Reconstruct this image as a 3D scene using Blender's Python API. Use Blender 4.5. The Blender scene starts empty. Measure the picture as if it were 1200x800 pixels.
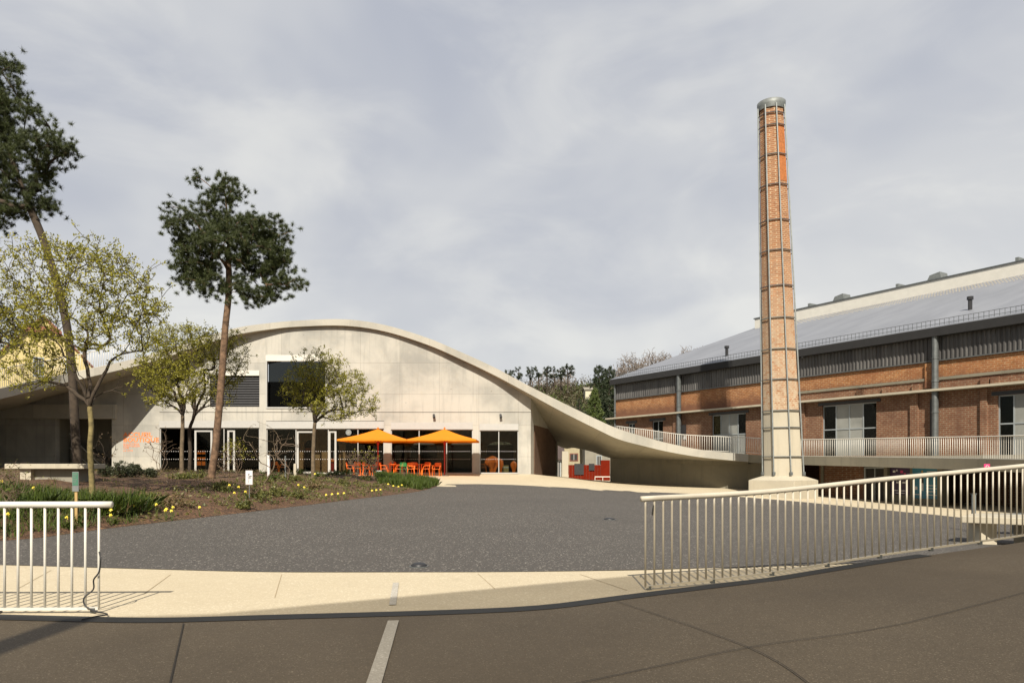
import bpy, math, random
import numpy as np
from mathutils import Vector, Matrix
from mathutils.geometry import delaunay_2d_cdt
R = math.radians
sc = bpy.context.scene
COL = sc.collection
# ---------------------------------------------------------------- camera, sky, sun, exposure
cam_d = bpy.data.cameras.new('camera'); cam = bpy.data.objects.new('camera', cam_d); COL.objects.link(cam)
cam.location = (0, 0, 1.5); cam.rotation_euler = (R(90), 0, 0)
cam_d.sensor_width = 36; cam_d.sensor_fit = 'HORIZONTAL'; cam_d.lens = 25.5
cam_d.shift_y = 0.1208; cam_d.clip_end = 5000; cam_d.clip_start = 0.05
sc.camera = cam
SUN_EL = 42.0
sun_d = bpy.data.lights.new('sun', 'SUN'); sun_d.energy = 5.0; sun_d.angle = R(0.5); sun_d.color = (1.0, 0.92, 0.79)
sun = bpy.data.objects.new('sun', sun_d); COL.objects.link(sun)
sun.rotation_euler = (R(90 - SUN_EL), 0, R(-2.0)); sun.location = (0, -20, 40)
w = bpy.data.worlds.new('World'); sc.world = w; w.use_nodes = True
def world():
    nt = w.node_tree; N = nt.nodes; L = nt.links; N.clear()
    out = N.new('ShaderNodeOutputWorld'); bg = N.new('ShaderNodeBackground'); bg.inputs[1].default_value = 0.1
    sky = N.new('ShaderNodeTexSky'); sky.sky_type = 'NISHITA'; sky.sun_disc = False
    sky.sun_elevation = R(SUN_EL); sky.sun_rotation = R(182); sky.air_density = 1.0; sky.dust_density = 1.5
    tc = N.new('ShaderNodeTexCoord'); sep = N.new('ShaderNodeSeparateXYZ'); L.new(tc.outputs['Generated'], sep.inputs[0])
    def m(op, a, b=None, c=None, cl=False):
        n = N.new('ShaderNodeMath'); n.operation = op; n.use_clamp = cl
        for i, v in enumerate((a, b, c)):
            if v is None: continue
            if isinstance(v, (int, float)): n.inputs[i].default_value = v
            else: L.new(v, n.inputs[i])
        return n.outputs[0]
    den = m('ADD', m('MAXIMUM', sep.outputs[2], 0.0), 0.62)
    comb = N.new('ShaderNodeCombineXYZ')
    L.new(m('MULTIPLY', sep.outputs[0], 1.0), comb.inputs[0]); L.new(m('MULTIPLY', sep.outputs[1], .6), comb.inputs[1]); L.new(m('MULTIPLY', sep.outputs[2], 1.5), comb.inputs[2])
    def noise(scale, det, rough, dist, off, stretch=(1, 1, 1)):
        mp = N.new('ShaderNodeMapping'); mp.inputs['Location'].default_value = off; mp.inputs['Scale'].default_value = stretch
        mp.inputs['Rotation'].default_value = (0, R(-28), 0)
        L.new(comb.outputs[0], mp.inputs[0]); n = N.new('ShaderNodeTexNoise')
        n.inputs['Scale'].default_value = scale; n.inputs['Detail'].default_value = det
        n.inputs['Roughness'].default_value = rough; n.inputs['Distortion'].default_value = dist
        L.new(mp.outputs[0], n.inputs['Vector']); return n.outputs[0]
    n1 = noise(2.2, 4, 0.5, 0.5, (3.1, 1.7, 0), (1, 1, 1)); n2 = noise(4.5, 6, 0.55, 0.6, (7.4, 2.2, 0), (.75, 1, 1.15))
    def ramp(v, a, b, c, d):
        n = N.new('ShaderNodeMapRange'); n.interpolation_type = 'SMOOTHSTEP'
        for i, x in zip((1, 2, 3, 4), (a, b, c, d)): n.inputs[i].default_value = x
        L.new(v, n.inputs[0]); return n.outputs[0]
    # thin veil of cloud: thick towards the horizon, streaky and thinner higher up
    wisp = m('ADD', m('MULTIPLY', ramp(n1, .36, .64, 0, 1), .6), m('MULTIPLY', ramp(n2, .42, .68, 0, 1), .42), None, True)
    low = ramp(sep.outputs[2], 0.0, 0.5, 1.0, 0.0)
    dens = m('ADD', m('MULTIPLY', wisp, .85), m('MULTIPLY', low, .5), None, True)
    cr = N.new('ShaderNodeMix'); cr.data_type = 'RGBA'
    cr.inputs[6].default_value = (3.4, 3.6, 4.15, 1); cr.inputs[7].default_value = (5.75, 5.75, 5.6, 1)
    L.new(dens, cr.inputs[0])
    # the veil covers the northern half of the sky; behind and overhead it is clear
    side = ramp(sep.outputs[1], -0.1, 0.45, 0.12, 0.93)
    mx = N.new('ShaderNodeMix'); mx.data_type = 'RGBA'
    L.new(side, mx.inputs[0]); dk = N.new('ShaderNodeMix'); dk.data_type = 'RGBA'; dk.blend_type = 'MULTIPLY'; dk.inputs[0].default_value = 1; dk.inputs[7].default_value = (.62, .58, .52, 1); L.new(sky.outputs[0], dk.inputs[6]); L.new(dk.outputs[2], mx.inputs[6]); L.new(cr.outputs[2], mx.inputs[7])
    L.new(mx.outputs[2], bg.inputs[0]); L.new(bg.outputs[0], out.inputs[0])
world()
vs = sc.view_settings; vs.view_transform = 'Standard'; vs.look = 'None'; vs.gamma = 1; vs.exposure = 0.5; vs.use_curve_mapping = False

# ---------------------------------------------------------------- helpers
F = 850.0
def PX(px, Y): return (px - 600) * Y / F
def PZ(py, Y): return 1.5 + (545 - py) * Y / F
def P(px, py, Y): return (PX(px, Y), Y, PZ(py, Y))

def tag(o, label=None, cat=None, group=None, kind=None):
    if label: o['label'] = label
    if cat: o['category'] = cat
    if group: o['group'] = group
    if kind: o['kind'] = kind
    return o
def empty(name, loc=(0, 0, 0), label=None, cat=None, group=None, rz=0):
    o = bpy.data.objects.new(name, None); COL.objects.link(o); o.location = loc; o.rotation_euler = (0, 0, rz)
    o.empty_display_size = .2; tag(o, label, cat, group); return o
def worldloc(o):
    v = Vector((0, 0, 0))
    while o: v = v + Vector(o.location); o = o.parent
    return v
class MB:
    def __init__(s): s.v = []; s.f = []; s.mi = []
    def add(s, vs, fs, mi=0):
        n = len(s.v); s.v.extend([tuple(v) for v in vs]); s.f.extend([tuple(i + n for i in f) for f in fs]); s.mi.extend([mi] * len(fs)); return s
    def box(s, x0, x1, y0, y1, z0, z1, mi=0):
        v = [(x0, y0, z0), (x1, y0, z0), (x1, y1, z0), (x0, y1, z0), (x0, y0, z1), (x1, y0, z1), (x1, y1, z1), (x0, y1, z1)]
        return s.add(v, [(0, 3, 2, 1), (4, 5, 6, 7), (0, 1, 5, 4), (1, 2, 6, 5), (2, 3, 7, 6), (3, 0, 4, 7)], mi)
    def obox(s, c, sx, sy, sz, rz=0, rx=0, mi=0):
        M = Matrix.Translation(c) @ Matrix.Rotation(rz, 4, 'Z') @ Matrix.Rotation(rx, 4, 'X'); a, b, d = sx / 2, sy / 2, sz / 2
        v = [M @ Vector(p) for p in [(-a, -b, -d), (a, -b, -d), (a, b, -d), (-a, b, -d), (-a, -b, d), (a, -b, d), (a, b, d), (-a, b, d)]]
        return s.add(v, [(0, 3, 2, 1), (4, 5, 6, 7), (0, 1, 5, 4), (1, 2, 6, 5), (2, 3, 7, 6), (3, 0, 4, 7)], mi)
    def tube(s, pts, rads, n=6, cap=True, mi=0, phase=0):
        pts = [Vector(p) for p in pts]
        if isinstance(rads, (int, float)): rads = [rads] * len(pts)
        base = len(s.v); ref = None; k = len(pts)
        for i, p in enumerate(pts):
            t = (pts[min(i + 1, k - 1)] - pts[max(i - 1, 0)])
            if t.length < 1e-9: t = Vector((0, 0, 1))
            t.normalize()
            if ref is None:
                ref = Vector((1, 0, 0)) if abs(t.x) < .9 else Vector((0, 1, 0))
            u = ref - t * ref.dot(t)
            if u.length < 1e-5: u = t.orthogonal()
            u.normalize(); ref = u; v = t.cross(u)
            for j in range(n):
                a = 2 * math.pi * j / n + phase; q = p + (u * math.cos(a) + v * math.sin(a)) * rads[i]; s.v.append((q.x, q.y, q.z))
        for i in range(k - 1):
            for j in range(n):
                a = base + i * n + j; b = base + i * n + (j + 1) % n
                s.f.append((a, b, b + n, a + n)); s.mi.append(mi)
        if cap:
            s.f.append(tuple(base + j for j in reversed(range(n)))); s.f.append(tuple(base + (k - 1) * n + j for j in range(n))); s.mi += [mi, mi]
        return s
    def prism(s, poly, z0, z1, mi=0):
        n = len(poly); v = [(p[0], p[1], z0) for p in poly] + [(p[0], p[1], z1) for p in poly]
        f = [tuple(reversed(range(n))), tuple(range(n, 2 * n))] + [(i, (i + 1) % n, (i + 1) % n + n, i + n) for i in range(n)]
        return s.add(v, f, mi)
    def prism_y(s, poly, y0, y1, mi=0):      # poly in x,z
        n = len(poly); v = [(p[0], y0, p[1]) for p in poly] + [(p[0], y1, p[1]) for p in poly]
        f = [tuple(range(n)), tuple(reversed(range(n, 2 * n)))] + [((i + 1) % n, i, i + n, (i + 1) % n + n) for i in range(n)]
        return s.add(v, f, mi)
    def build(s, name, mat, parent=None, local=False, smooth=False):
        me = bpy.data.meshes.new(name); vv = s.v
        if parent is not None and not local:
            L = worldloc(parent); vv = [(x - L.x, y - L.y, z - L.z) for x, y, z in vv]
        me.from_pydata(vv, [], s.f)
        mats = mat if isinstance(mat, (list, tuple)) else [mat]
        for m_ in mats: me.materials.append(m_)
        if len(mats) > 1: me.polygons.foreach_set('material_index', s.mi)
        if smooth: me.polygons.foreach_set('use_smooth', [True] * len(me.polygons))
        me.update()
        o = bpy.data.objects.new(name, me); COL.objects.link(o)
        if parent is not None: o.parent = parent
        return o
def kids(o): return [c for c in bpy.data.objects if c.parent == o]
CH = {}
def copy_tree(o, parent=None):
    c = o.copy(); COL.objects.link(c); c.parent = parent
    key = o.name
    if key not in CH: CH[key] = kids(o)
    for ch in CH[key]: copy_tree(ch, c)
    return c
def bevel(o, wd, seg=2):
    m_ = o.modifiers.new('bevel', 'BEVEL'); m_.width = wd; m_.segments = seg; m_.limit_method = 'ANGLE'; return o

# ---------------------------------------------------------------- materials
def mat_new(name):
    m_ = bpy.data.materials.new(name); m_.use_nodes = True; nt = m_.node_tree
    return m_, nt, nt.nodes['Principled BSDF']
class NT:
    def __init__(s, nt): s.nt = nt; s.N = nt.nodes; s.L = nt.links
    def n(s, t, **kw):
        x = s.N.new(t)
        for k, v in kw.items(): setattr(x, k, v)
        return x
    def setin(s, sock, v):
        if hasattr(v, 'links') or isinstance(v, bpy.types.NodeSocket): s.L.new(v, sock)
        else: sock.default_value = v
    def coord(s, kind='Object', scale=(1, 1, 1), rot=(0, 0, 0), loc=(0, 0, 0)):
        tc = s.n('ShaderNodeTexCoord'); mp = s.n('ShaderNodeMapping'); s.L.new(tc.outputs[kind], mp.inputs[0])
        mp.inputs['Scale'].default_value = scale; mp.inputs['Rotation'].default_value = rot; mp.inputs['Location'].default_value = loc
        return mp.outputs[0]
    def noise(s, vec, scale, det=4, rough=.55, dist=0):
        x = s.n('ShaderNodeTexNoise'); s.L.new(vec, x.inputs['Vector'])
        for k, v in (('Scale', scale), ('Detail', det), ('Roughness', rough), ('Distortion', dist)): x.inputs[k].default_value = v
        return x.outputs[0]
    def vor(s, vec, scale, feat='F1'):
        x = s.n('ShaderNodeTexVoronoi', feature=feat); s.L.new(vec, x.inputs['Vector']); x.inputs['Scale'].default_value = scale; return x
    def rng(s, v, a, b, c=0., d=1., smooth=False):
        x = s.n('ShaderNodeMapRange'); x.interpolation_type = 'SMOOTHSTEP' if smooth else 'LINEAR'
        for i, q in zip((1, 2, 3, 4), (a, b, c, d)): x.inputs[i].default_value = q
        s.L.new(v, x.inputs[0]); return x.outputs[0]
    def mix(s, f, a, b, bt='MIX'):
        x = s.n('ShaderNodeMix', data_type='RGBA', blend_type=bt)
        for i, q in ((0, f), (6, a), (7, b)):
            if isinstance(q, tuple) and len(q) == 3: q = (*q, 1)
            s.setin(x.inputs[i], q)
        return x.outputs[2]
    def math(s, op, a, b=0.):
        x = s.n('ShaderNodeMath', operation=op); s.setin(x.inputs[0], a); s.setin(x.inputs[1], b); return x.outputs[0]
    def bump(s, h, strength=.3, dist=.02):
        x = s.n('ShaderNodeBump'); s.L.new(h, x.inputs['Height']); x.inputs['Strength'].default_value = strength; x.inputs['Distance'].default_value = dist; return x.outputs[0]
def simple(name, col, rough=.6, metal=0., var=.12, scale=3., bump=0.):
    m_, nt, b = mat_new(name); T = NT(nt); v = T.coord()
    n = T.noise(v, scale, 5, .6)
    c0 = tuple(c * (1 - var) for c in col); c1 = tuple(min(1, c * (1 + var)) for c in col)
    T.L.new(T.mix(T.rng(n, .3, .7), c0, c1), b.inputs['Base Color'])
    b.inputs['Roughness'].default_value = rough; b.inputs['Metallic'].default_value = metal
    if bump: T.L.new(T.bump(T.noise(v, scale * 8, 4), bump), b.inputs['Normal'])
    return m_
def concrete(name, col, stain=.5, joints=None, streak=.4):
    m_, nt, b = mat_new(name); T = NT(nt); v = T.coord('Object')
    big = T.noise(v, .35, 5, .6, .4); mid = T.noise(v, 2.2, 6, .65); fine = T.noise(v, 22, 3, .6)
    st = T.noise(T.coord('Object', (2.2, 2.2, .16)), 1.6, 4, .6)
    dark = (col[0] * .58, col[1] * .60, col[2] * .62); warm = (col[0] * .92, col[1] * .84, col[2] * .70)
    c = T.mix(T.rng(big, .38, .68, 0, stain, True), (*col, 1), (*dark, 1))
    c = T.mix(T.rng(st, .50, .72, 0, streak, True), c, (*dark, 1))
    c = T.mix(T.rng(mid, .5, .8, 0, .35, True), c, (*warm, 1))
    c = T.mix(T.rng(fine, .3, .7, .0, .16), c, (*dark, 1))
    # tie-hole dots and patched spots
    vv = T.vor(v, .8); c = T.mix(T.rng(vv.outputs['Distance'], .02, .06, .55, 0., True), c, tuple(q * .4 for q in col))
    if joints:
        br = T.n('ShaderNodeTexBrick'); T.L.new(T.coord('Object', rot=(R(90), 0, 0), loc=joints[2]), br.inputs['Vector'])
        br.offset = 0.; br.inputs['Scale'].default_value = 1; br.inputs['Brick Width'].default_value = joints[0]; br.inputs['Row Height'].default_value = joints[1]
        br.inputs['Mortar Size'].default_value = .018; br.inputs['Mortar Smooth'].default_value = .6
        br.inputs['Color1'].default_value = (.86, .86, .86, 1); br.inputs['Color2'].default_value = (1.08, 1.07, 1.05, 1); br.inputs['Mortar'].default_value = (.5, .48, .45, 1)
        c = T.mix(.55, c, br.outputs[0], 'MULTIPLY')
    T.L.new(c, b.inputs['Base Color']); b.inputs['Roughness'].default_value = .85
    T.L.new(T.bump(mid, .12, .02), b.inputs['Normal'])
    return m_
def brick(name, c1, c2, mortar, patch, axis='XZ', patchf=.5, bscale=1., worn=None, fade=False):
    m_, nt, b = mat_new(name); T = NT(nt)
    rot = (R(90), 0, 0)
    tc = T.n('ShaderNodeTexCoord'); sep = T.n('ShaderNodeSeparateXYZ'); T.L.new(tc.outputs['Object'], sep.inputs[0])
    cb = T.n('ShaderNodeCombineXYZ')
    if axis == 'XZ': T.L.new(T.math('ADD', sep.outputs[0], sep.outputs[1]), cb.inputs[0])
    else:
        T.L.new(T.math('MULTIPLY', T.math('ARCTAN2', sep.outputs[1], sep.outputs[0]), 1.0), cb.inputs[0])
    T.L.new(sep.outputs[2], cb.inputs[1])
    br = T.n('ShaderNodeTexBrick'); T.L.new(cb.outputs[0], br.inputs['Vector'])
    br.inputs['Scale'].default_value = 1; br.inputs['Brick Width'].default_value = .24 * bscale; br.inputs['Row Height'].default_value = .085 * bscale
    br.inputs['Mortar Size'].default_value = .016 * bscale; br.inputs['Bias'].default_value = .1; br.inputs['Mortar Smooth'].default_value = .3
    v = tc.outputs['Object']
    n1 = T.noise(v, .5, 6, .65, .5); n2 = T.noise(v, 5., 5, .7); n3 = T.noise(v, 1.4, 6, .7)
    nv = T.noise(v, 11., 2, .6)
    T.L.new(T.mix(T.rng(nv, .35, .65), c1, tuple(q * .62 for q in c1)), br.inputs['Color1'])
    T.L.new(T.mix(T.rng(nv, .35, .65), c2, tuple(min(1, q * 1.25) for q in c2)), br.inputs['Color2'])
    br.inputs['Mortar'].default_value = (*mortar, 1)
    c = T.mix(T.rng(n1, .45, .68, 0, patchf, True), br.outputs[0], patch)
    c = T.mix(T.rng(n3, .52, .74, 0, .55, True), c, tuple(q * .4 for q in c1))
    c = T.mix(T.rng(n2, .56, .74, 0, .5, True), c, mortar)
    n4 = T.noise(v, 3.1, 8, .8); n5 = T.noise(T.coord('Object', (1, 1, 3.2)), 6.5, 6, .8)
    c = T.mix(T.rng(n4, .45, .60, 0, .5, True), c, tuple(q * .38 for q in c1)); c = T.mix(T.rng(n5, .50, .68, 0, .6, True), c, tuple(min(1, q * 1.25) for q in c2))
    if fade:
        zf_ = T.math('ADD', sep.outputs[2], T.math('MULTIPLY', n3, 9.)); c = T.mix(T.math('MULTIPLY', T.rng(zf_, 9., 21., 1., .08), T.rng(n4, .40, .56, .08, .95)), c, (.46, .38, .27))
    if worn:
        zz = T.math('ADD', sep.outputs[2], T.math('MULTIPLY', n3, 1.8)); c = T.mix(T.rng(zz, worn + .2, worn + 1.1, .9, 0., True), c, (.13, .055, .03))
    T.L.new(c, b.inputs['Base Color']); b.inputs['Roughness'].default_value = .9
    T.L.new(T.bump(br.outputs['Fac'], -.4, .02), b.inputs['Normal'])
    return m_
def leafmat(name, c1, c2, trans=.3, rough=.55):
    m_, nt, b = mat_new(name); T = NT(nt); g = T.n('ShaderNodeNewGeometry')
    n = T.noise(T.coord('Object'), .9, 3)
    f = T.math('ADD', T.math('MULTIPLY', g.outputs['Random Per Island'], .6), T.math('MULTIPLY', n, .45))
    col = T.mix(T.rng(f, .15, .85), c1, c2); T.L.new(col, b.inputs['Base Color']); b.inputs['Roughness'].default_value = rough
    if trans:
        tr = T.n('ShaderNodeBsdfTranslucent'); T.L.new(col, tr.inputs[0]); mx = T.n('ShaderNodeMixShader'); mx.inputs[0].default_value = trans
        T.L.new(b.outputs[0], mx.inputs[1]); T.L.new(tr.outputs[0], mx.inputs[2]); T.L.new(mx.outputs[0], T.N['Material Output'].inputs[0])
    return m_
def glassmat(name, tint=(.72, .78, .76), refl=.09):
    m_, nt, b = mat_new(name); T = NT(nt); T.N.remove(b)
    tr = T.n('ShaderNodeBsdfTransparent'); tr.inputs[0].default_value = (*tint, 1)
    gl = T.n('ShaderNodeBsdfGlossy'); gl.inputs['Roughness'].default_value = .02
    T.L.new(T.bump(T.noise(T.coord('Object'), .5, 2), .02, .05), gl.inputs['Normal'])
    lw = T.n('ShaderNodeLayerWeight'); lw.inputs[0].default_value = .12
    mx = T.n('ShaderNodeMixShader'); T.L.new(T.rng(lw.outputs['Fresnel'], 0, 1, refl * .5, .8), mx.inputs[0])
    T.L.new(tr.outputs[0], mx.inputs[1]); T.L.new(gl.outputs[0], mx.inputs[2]); T.L.new(mx.outputs[0], T.N['Material Output'].inputs[0])
    return m_
def speckle(name, base, hi, lo, scale, amt_hi=.1, patch=.25, bump=.3, rough=.9, warm=None):
    m_, nt, b = mat_new(name); T = NT(nt); v = T.coord('Object')
    vo = T.vor(v, scale); sp = T.n('ShaderNodeSeparateColor'); T.L.new(vo.outputs['Color'], sp.inputs[0])
    n = T.noise(v, .28, 6, .6, .4); n2 = T.noise(v, 3.2, 6, .7); nf = T.noise(v, scale * .8, 2)
    c = T.mix(T.rng(sp.outputs[0], 0, 1, 0, 1), (*lo, 1), (*base, 1))
    c = T.mix(T.rng(nf, .35, .65, 0, .5), c, (*base, 1))
    c = T.mix(T.rng(sp.outputs[1], 1 - amt_hi, 1 - amt_hi * .6, 0, 1), c, (*hi, 1))
    c = T.mix(T.rng(n, .4, .7, 0, patch, True), c, (*(warm or tuple(q * .6 for q in base)), 1))
    c = T.mix(T.rng(n2, .5, .75, 0, patch * .7, True), c, tuple(q * .65 for q in base))
    T.L.new(c, b.inputs['Base Color']); b.inputs['Roughness'].default_value = rough
    T.L.new(T.bump(vo.outputs['Distance'], bump, .01), b.inputs['Normal'])
    return m_
M = {}
M['concrete'] = concrete('concrete_wall', (.44, .422, .375), .8, (2.72, 2.15, (.45, -.95, 0)), .5)
M['slab'] = concrete('concrete_slab', (.44, .418, .36), .55, (5.44, 50, (1.1, 25, 0)), .2)
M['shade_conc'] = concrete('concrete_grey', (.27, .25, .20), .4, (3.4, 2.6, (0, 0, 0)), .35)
M['deck_conc'] = concrete('concrete_deck', (.215, .195, .145), .5, None, .45)
M['pale_conc'] = concrete('concrete_pale', (.46, .415, .32), .3, None, .35)
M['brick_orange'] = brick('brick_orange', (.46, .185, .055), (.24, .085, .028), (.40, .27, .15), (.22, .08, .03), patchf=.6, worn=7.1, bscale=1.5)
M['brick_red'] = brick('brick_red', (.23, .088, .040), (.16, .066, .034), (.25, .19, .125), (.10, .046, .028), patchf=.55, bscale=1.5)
M['brick_int'] = brick('brick_interior', (.62, .27, .10), (.5, .2, .08), (.5, .36, .2), (.4, .16, .07))
M['brick_chim'] = brick('brick_chimney', (.40, .135, .038), (.22, .075, .026), (.46, .35, .22), (.30, .17, .09), patchf=.5, bscale=1.4, fade=True)
M['brick_fresh'] = simple('brick_repaired', (.36, .125, .036), .9, 0, .3, 9.)
M['gravel'] = speckle('gravel', (.092, .083, .073), (.30, .275, .24), (.034, .031, .028), 46, .06, .4, .7)
M['asphalt'] = speckle('asphalt', (.150, .121, .086), (.24, .20, .145), (.092, .074, .051), 105, .07, .7, .3, warm=(.095, .074, .05))
M['paving'] = speckle('pale_paving', (.53, .455, .32), (.62, .55, .41), (.44, .375, .26), 60, .1, .45, .2, warm=(.44, .37, .25))
M['joint'] = simple('joint', (.05, .042, .034), .9)
M['drain'] = simple('drain_metal', (.03, .031, .032), .8, .1)
M['line_white'] = speckle('road_paint', (.46, .43, .37), (.55, .52, .46), (.34, .31, .26), 70, .1, .4, .1)
M['white_metal'] = simple('white_painted_steel', (.60, .58, .52), .38, 0, .05, 2.)
M['rail_dull'] = simple('painted_steel', (.47, .43, .35), .5, 0, .08, 2.)
M['galv'] = simple('galvanised_steel', (.20, .215, .21), .6, .4, .18, 5.)
M['galv_dark'] = simple('dark_steel', (.13, .14, .14), .5, .5, .2, 4.)
M['frame_white'] = simple('white_window_frame', (.40, .395, .375), .4, 0, .04)
M['frame_grey'] = simple('grey_window_frame', (.33, .36, .37), .45, .3, .08)
M['black'] = simple('black_metal', (.022, .022, .024), .45, 0, .2)
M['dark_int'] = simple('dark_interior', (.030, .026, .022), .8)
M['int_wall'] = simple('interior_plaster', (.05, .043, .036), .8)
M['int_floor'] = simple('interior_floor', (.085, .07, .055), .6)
M['orange'] = simple('orange_powder_coat', (.86, .17, .015), .4, 0, .06)
M['brick_dark'] = brick('brick_shaded', (.13, .06, .03), (.10, .045, .025), (.14, .10, .07), (.07, .035, .02))  # brick darkened to stand in for shade on the passage side wall
M['red'] = simple('red_powder_coat', (.42, .018, .012), .4, 0, .06)
M['green_pl'] = simple('green_plastic', (.03, .22, .06), .45)
M['glass'] = glassmat('glass', (.62, .66, .64), .022)
M['glass_up'] = glassmat('glass_upper', (.22, .23, .23), .012)
M['frost'] = simple('frosted_pane', (.25, .255, .235), .35, 0, .2, .8)
M['bark'] = simple('bark_grey', (.135, .10, .062), .95, 0, .45, 6., .5)
M['bark_yellow'] = simple('bark_lichen', (.17, .135, .055), .95, 0, .6, 9., .5)
M['bark_dark'] = simple('bark_dark', (.050, .036, .024), .95, 0, .4, 6., .5)
M['bark_pine'] = simple('bark_pine', (.15, .092, .055), .95, 0, .6, 7., .8)
M['twig'] = simple('twig', (.15, .105, .07), .9)
M['needle'] = leafmat('pine_needles', (.016, .027, .009), (.085, .105, .026), .15)
M['mag_leaf'] = leafmat('spring_leaves', (.15, .155, .016), (.44, .40, .045), .45)
M['olive_leaf'] = leafmat('olive_leaves', (.12, .125, .014), (.40, .37, .045), .4)
M['grass'] = leafmat('green_blades', (.026, .052, .007), (.105, .145, .018), .3)
M['herb'] = leafmat('herb_leaves', (.055, .075, .018), (.19, .18, .045), .3)
M['dry'] = leafmat('dry_leaves', (.09, .06, .03), (.22, .15, .07), .2)
M['dark_leaf'] = leafmat('dark_shrub', (.018, .026, .010), (.060, .066, .026), .15)
M['conifer'] = leafmat('conifer_leaves', (.014, .024, .010), (.042, .058, .020), .1)
M['conifer_g'] = leafmat('green_conifer', (.040, .065, .012), (.12, .155, .03), .1)
M['bare'] = leafmat('bare_twigs', (.13, .10, .08), (.24, .20, .165), 0)
M['yellow'] = simple('yellow_petals', (.85, .72, .10), .5)
M['mulch'] = None
def mulch():
    m_, nt, b = mat_new('mulch'); T = NT(nt); v = T.coord()
    a = T.noise(v, .8, 6, .7); c_ = T.vor(v, 14.); sp = T.n('ShaderNodeSeparateColor'); T.L.new(c_.outputs['Color'], sp.inputs[0])
    d = T.noise(v, 26, 4, .7)
    c = T.mix(sp.outputs[0], (.060, .030, .016), (.20, .105, .052)); c = T.mix(T.rng(d, .35, .7), c, (.04, .022, .012))
    c = T.mix(T.rng(a, .5, .7, 0, .55, True), c, (.075, .068, .022))
    T.L.new(c, b.inputs['Base Color']); b.inputs['Roughness'].default_value = .95
    T.L.new(T.bump(c_.outputs['Distance'], .9, .04), b.inputs['Normal']); return m_
M['mulch'] = mulch()
def cladding():
    m_, nt, b = mat_new('corrugated_cladding'); T = NT(nt); v = T.coord()
    n = T.noise(T.coord('Object', (1.6, 1, .25)), 1.2, 5, .6)
    c = T.mix(T.rng(n, .35, .7), (.060, .057, .056), (.135, .13, .125)); T.L.new(c, b.inputs['Base Color']); b.inputs['Roughness'].default_value = .45; b.inputs['Metallic'].default_value = .35
    return m_
M['clad'] = cladding()
def roofm():
    m_, nt, b = mat_new('metal_roof'); T = NT(nt)
    n = T.noise(T.coord('Object', (.4, .1, .1)), 1.5, 6, .6)
    wv = T.n('ShaderNodeTexWave', wave_type='BANDS', bands_direction='X'); T.L.new(T.coord(), wv.inputs['Vector']); wv.inputs['Scale'].default_value = .8
    c = T.mix(T.rng(n, .3, .7), (.18, .19, .215), (.25, .262, .29)); c = T.mix(T.rng(wv.outputs[0], .93, 1, 0, .35), c, (.15, .16, .17))
    T.L.new(c, b.inputs['Base Color']); b.inputs['Roughness'].default_value = .5; b.inputs['Metallic'].default_value = .15
    return m_
M['roof'] = roofm()
M['yellow_wall'] = simple('yellow_render', (.56, .46, .22), .85, 0, .06)
M['cream_wall'] = simple('cream_render', (.54, .50, .37), .85)
M['tile'] = simple('roof_tiles', (.20, .075, .05), .8, 0, .35, 8.)
M['tile_dark'] = simple('dark_roof_tiles', (.07, .05, .045), .8, 0, .3, 6.)
M['poster_purple'] = simple('purple_poster', (.035, .012, .06), .4)
M['poster_blue'] = simple('blue_poster', (.015, .17, .27), .4)
M['print'] = simple('pale_print', (.62, .60, .60), .5)
M['pink'] = simple('pink_sign', (.55, .03, .15), .5)
M['text'] = simple('orange_lettering', (.80, .22, .06), .6, 0, .04)
M['wood'] = simple('wood', (.42, .28, .11), .7)
M['label_green'] = simple('label_green', (.06, .17, .11), .5)
M['cable'] = simple('black_cable', (.02, .02, .02), .5)
def scrubm():
    m_, nt, b = mat_new('hillside'); T = NT(nt); v = T.coord()
    a = T.noise(v, .05, 8, .75); c_ = T.noise(v, .35, 6, .8)
    c = T.mix(T.rng(a, .35, .65), (.045, .040, .018), (.10, .080, .045)); c = T.mix(T.rng(c_, .4, .7), c, (.03, .032, .013))
    T.L.new(c, b.inputs['Base Color']); b.inputs['Roughness'].default_value = 1; T.L.new(T.bump(c_, 1., .8), b.inputs['Normal']); return m_
M['hill'] = scrubm()

# ---------------------------------------------------------------- ground heights
GP = [(-30, 5, 0), (-15, 7, 0), (-8, 7, 0), (0, 7, 0), (4, 8, 0), (-8, 10.7, 0), (-4, 10.2, 0), (0, 10.2, 0), (2, 10.4, 0), (4, 10.9, -.02), (6, 12, -.08), (12, 15, -.4), (10, 20, -.35),
      (0, 25, .12), (17.5, 28, -.54), (17.9, 33, -.63), (17.2, 36.5, -.60), (16, 40, -.52), (14.1, 43, -.40), (12, 44.5, -.28), (7.9, 45, -.14), (5.2, 44, .02), (2, 42, .26), (0, 40, .42),
      (-1.8, 38.5, .50), (-3.4, 38, .50), (-3.76, 37.6, .44), (-4.26, 32.9, .3), (-5.77, 26.5, .25), (-6.88, 22.5, .2), (-8.13, 19.2, .12), (-9.26, 16.4, .05), (-10, 14.1, .02),
      (-30, 50, .91), (-25, 50, .91), (-20, 50, .91), (-15, 50, .91), (-10, 50, .91), (-5, 50, .91), (-2, 50, .91), (1.3, 50, .91), (-8, 45, .78), (-16, 45, .85), (3, 56, .72), (3.9, 56, .62), (6.3, 54, .29), (10, 54, .04), (17.4, 52, -.27),
      (5, 75, 0.), (0, 75, 0.), (12, 75, 0), (6, 64, .15), (20, 48, -.5), (22, 42, -.72), (24, 35, -.7), (24, 28, -.6), (24, 15, -.4), (-30, 30, .5), (-22, 16, .1), (30, 50, -.6), (-40, 60, .9)]
_g = np.array(GP, float); _D = np.linalg.norm(_g[:, None, :2] - _g[None, :, :2], axis=2)
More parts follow.
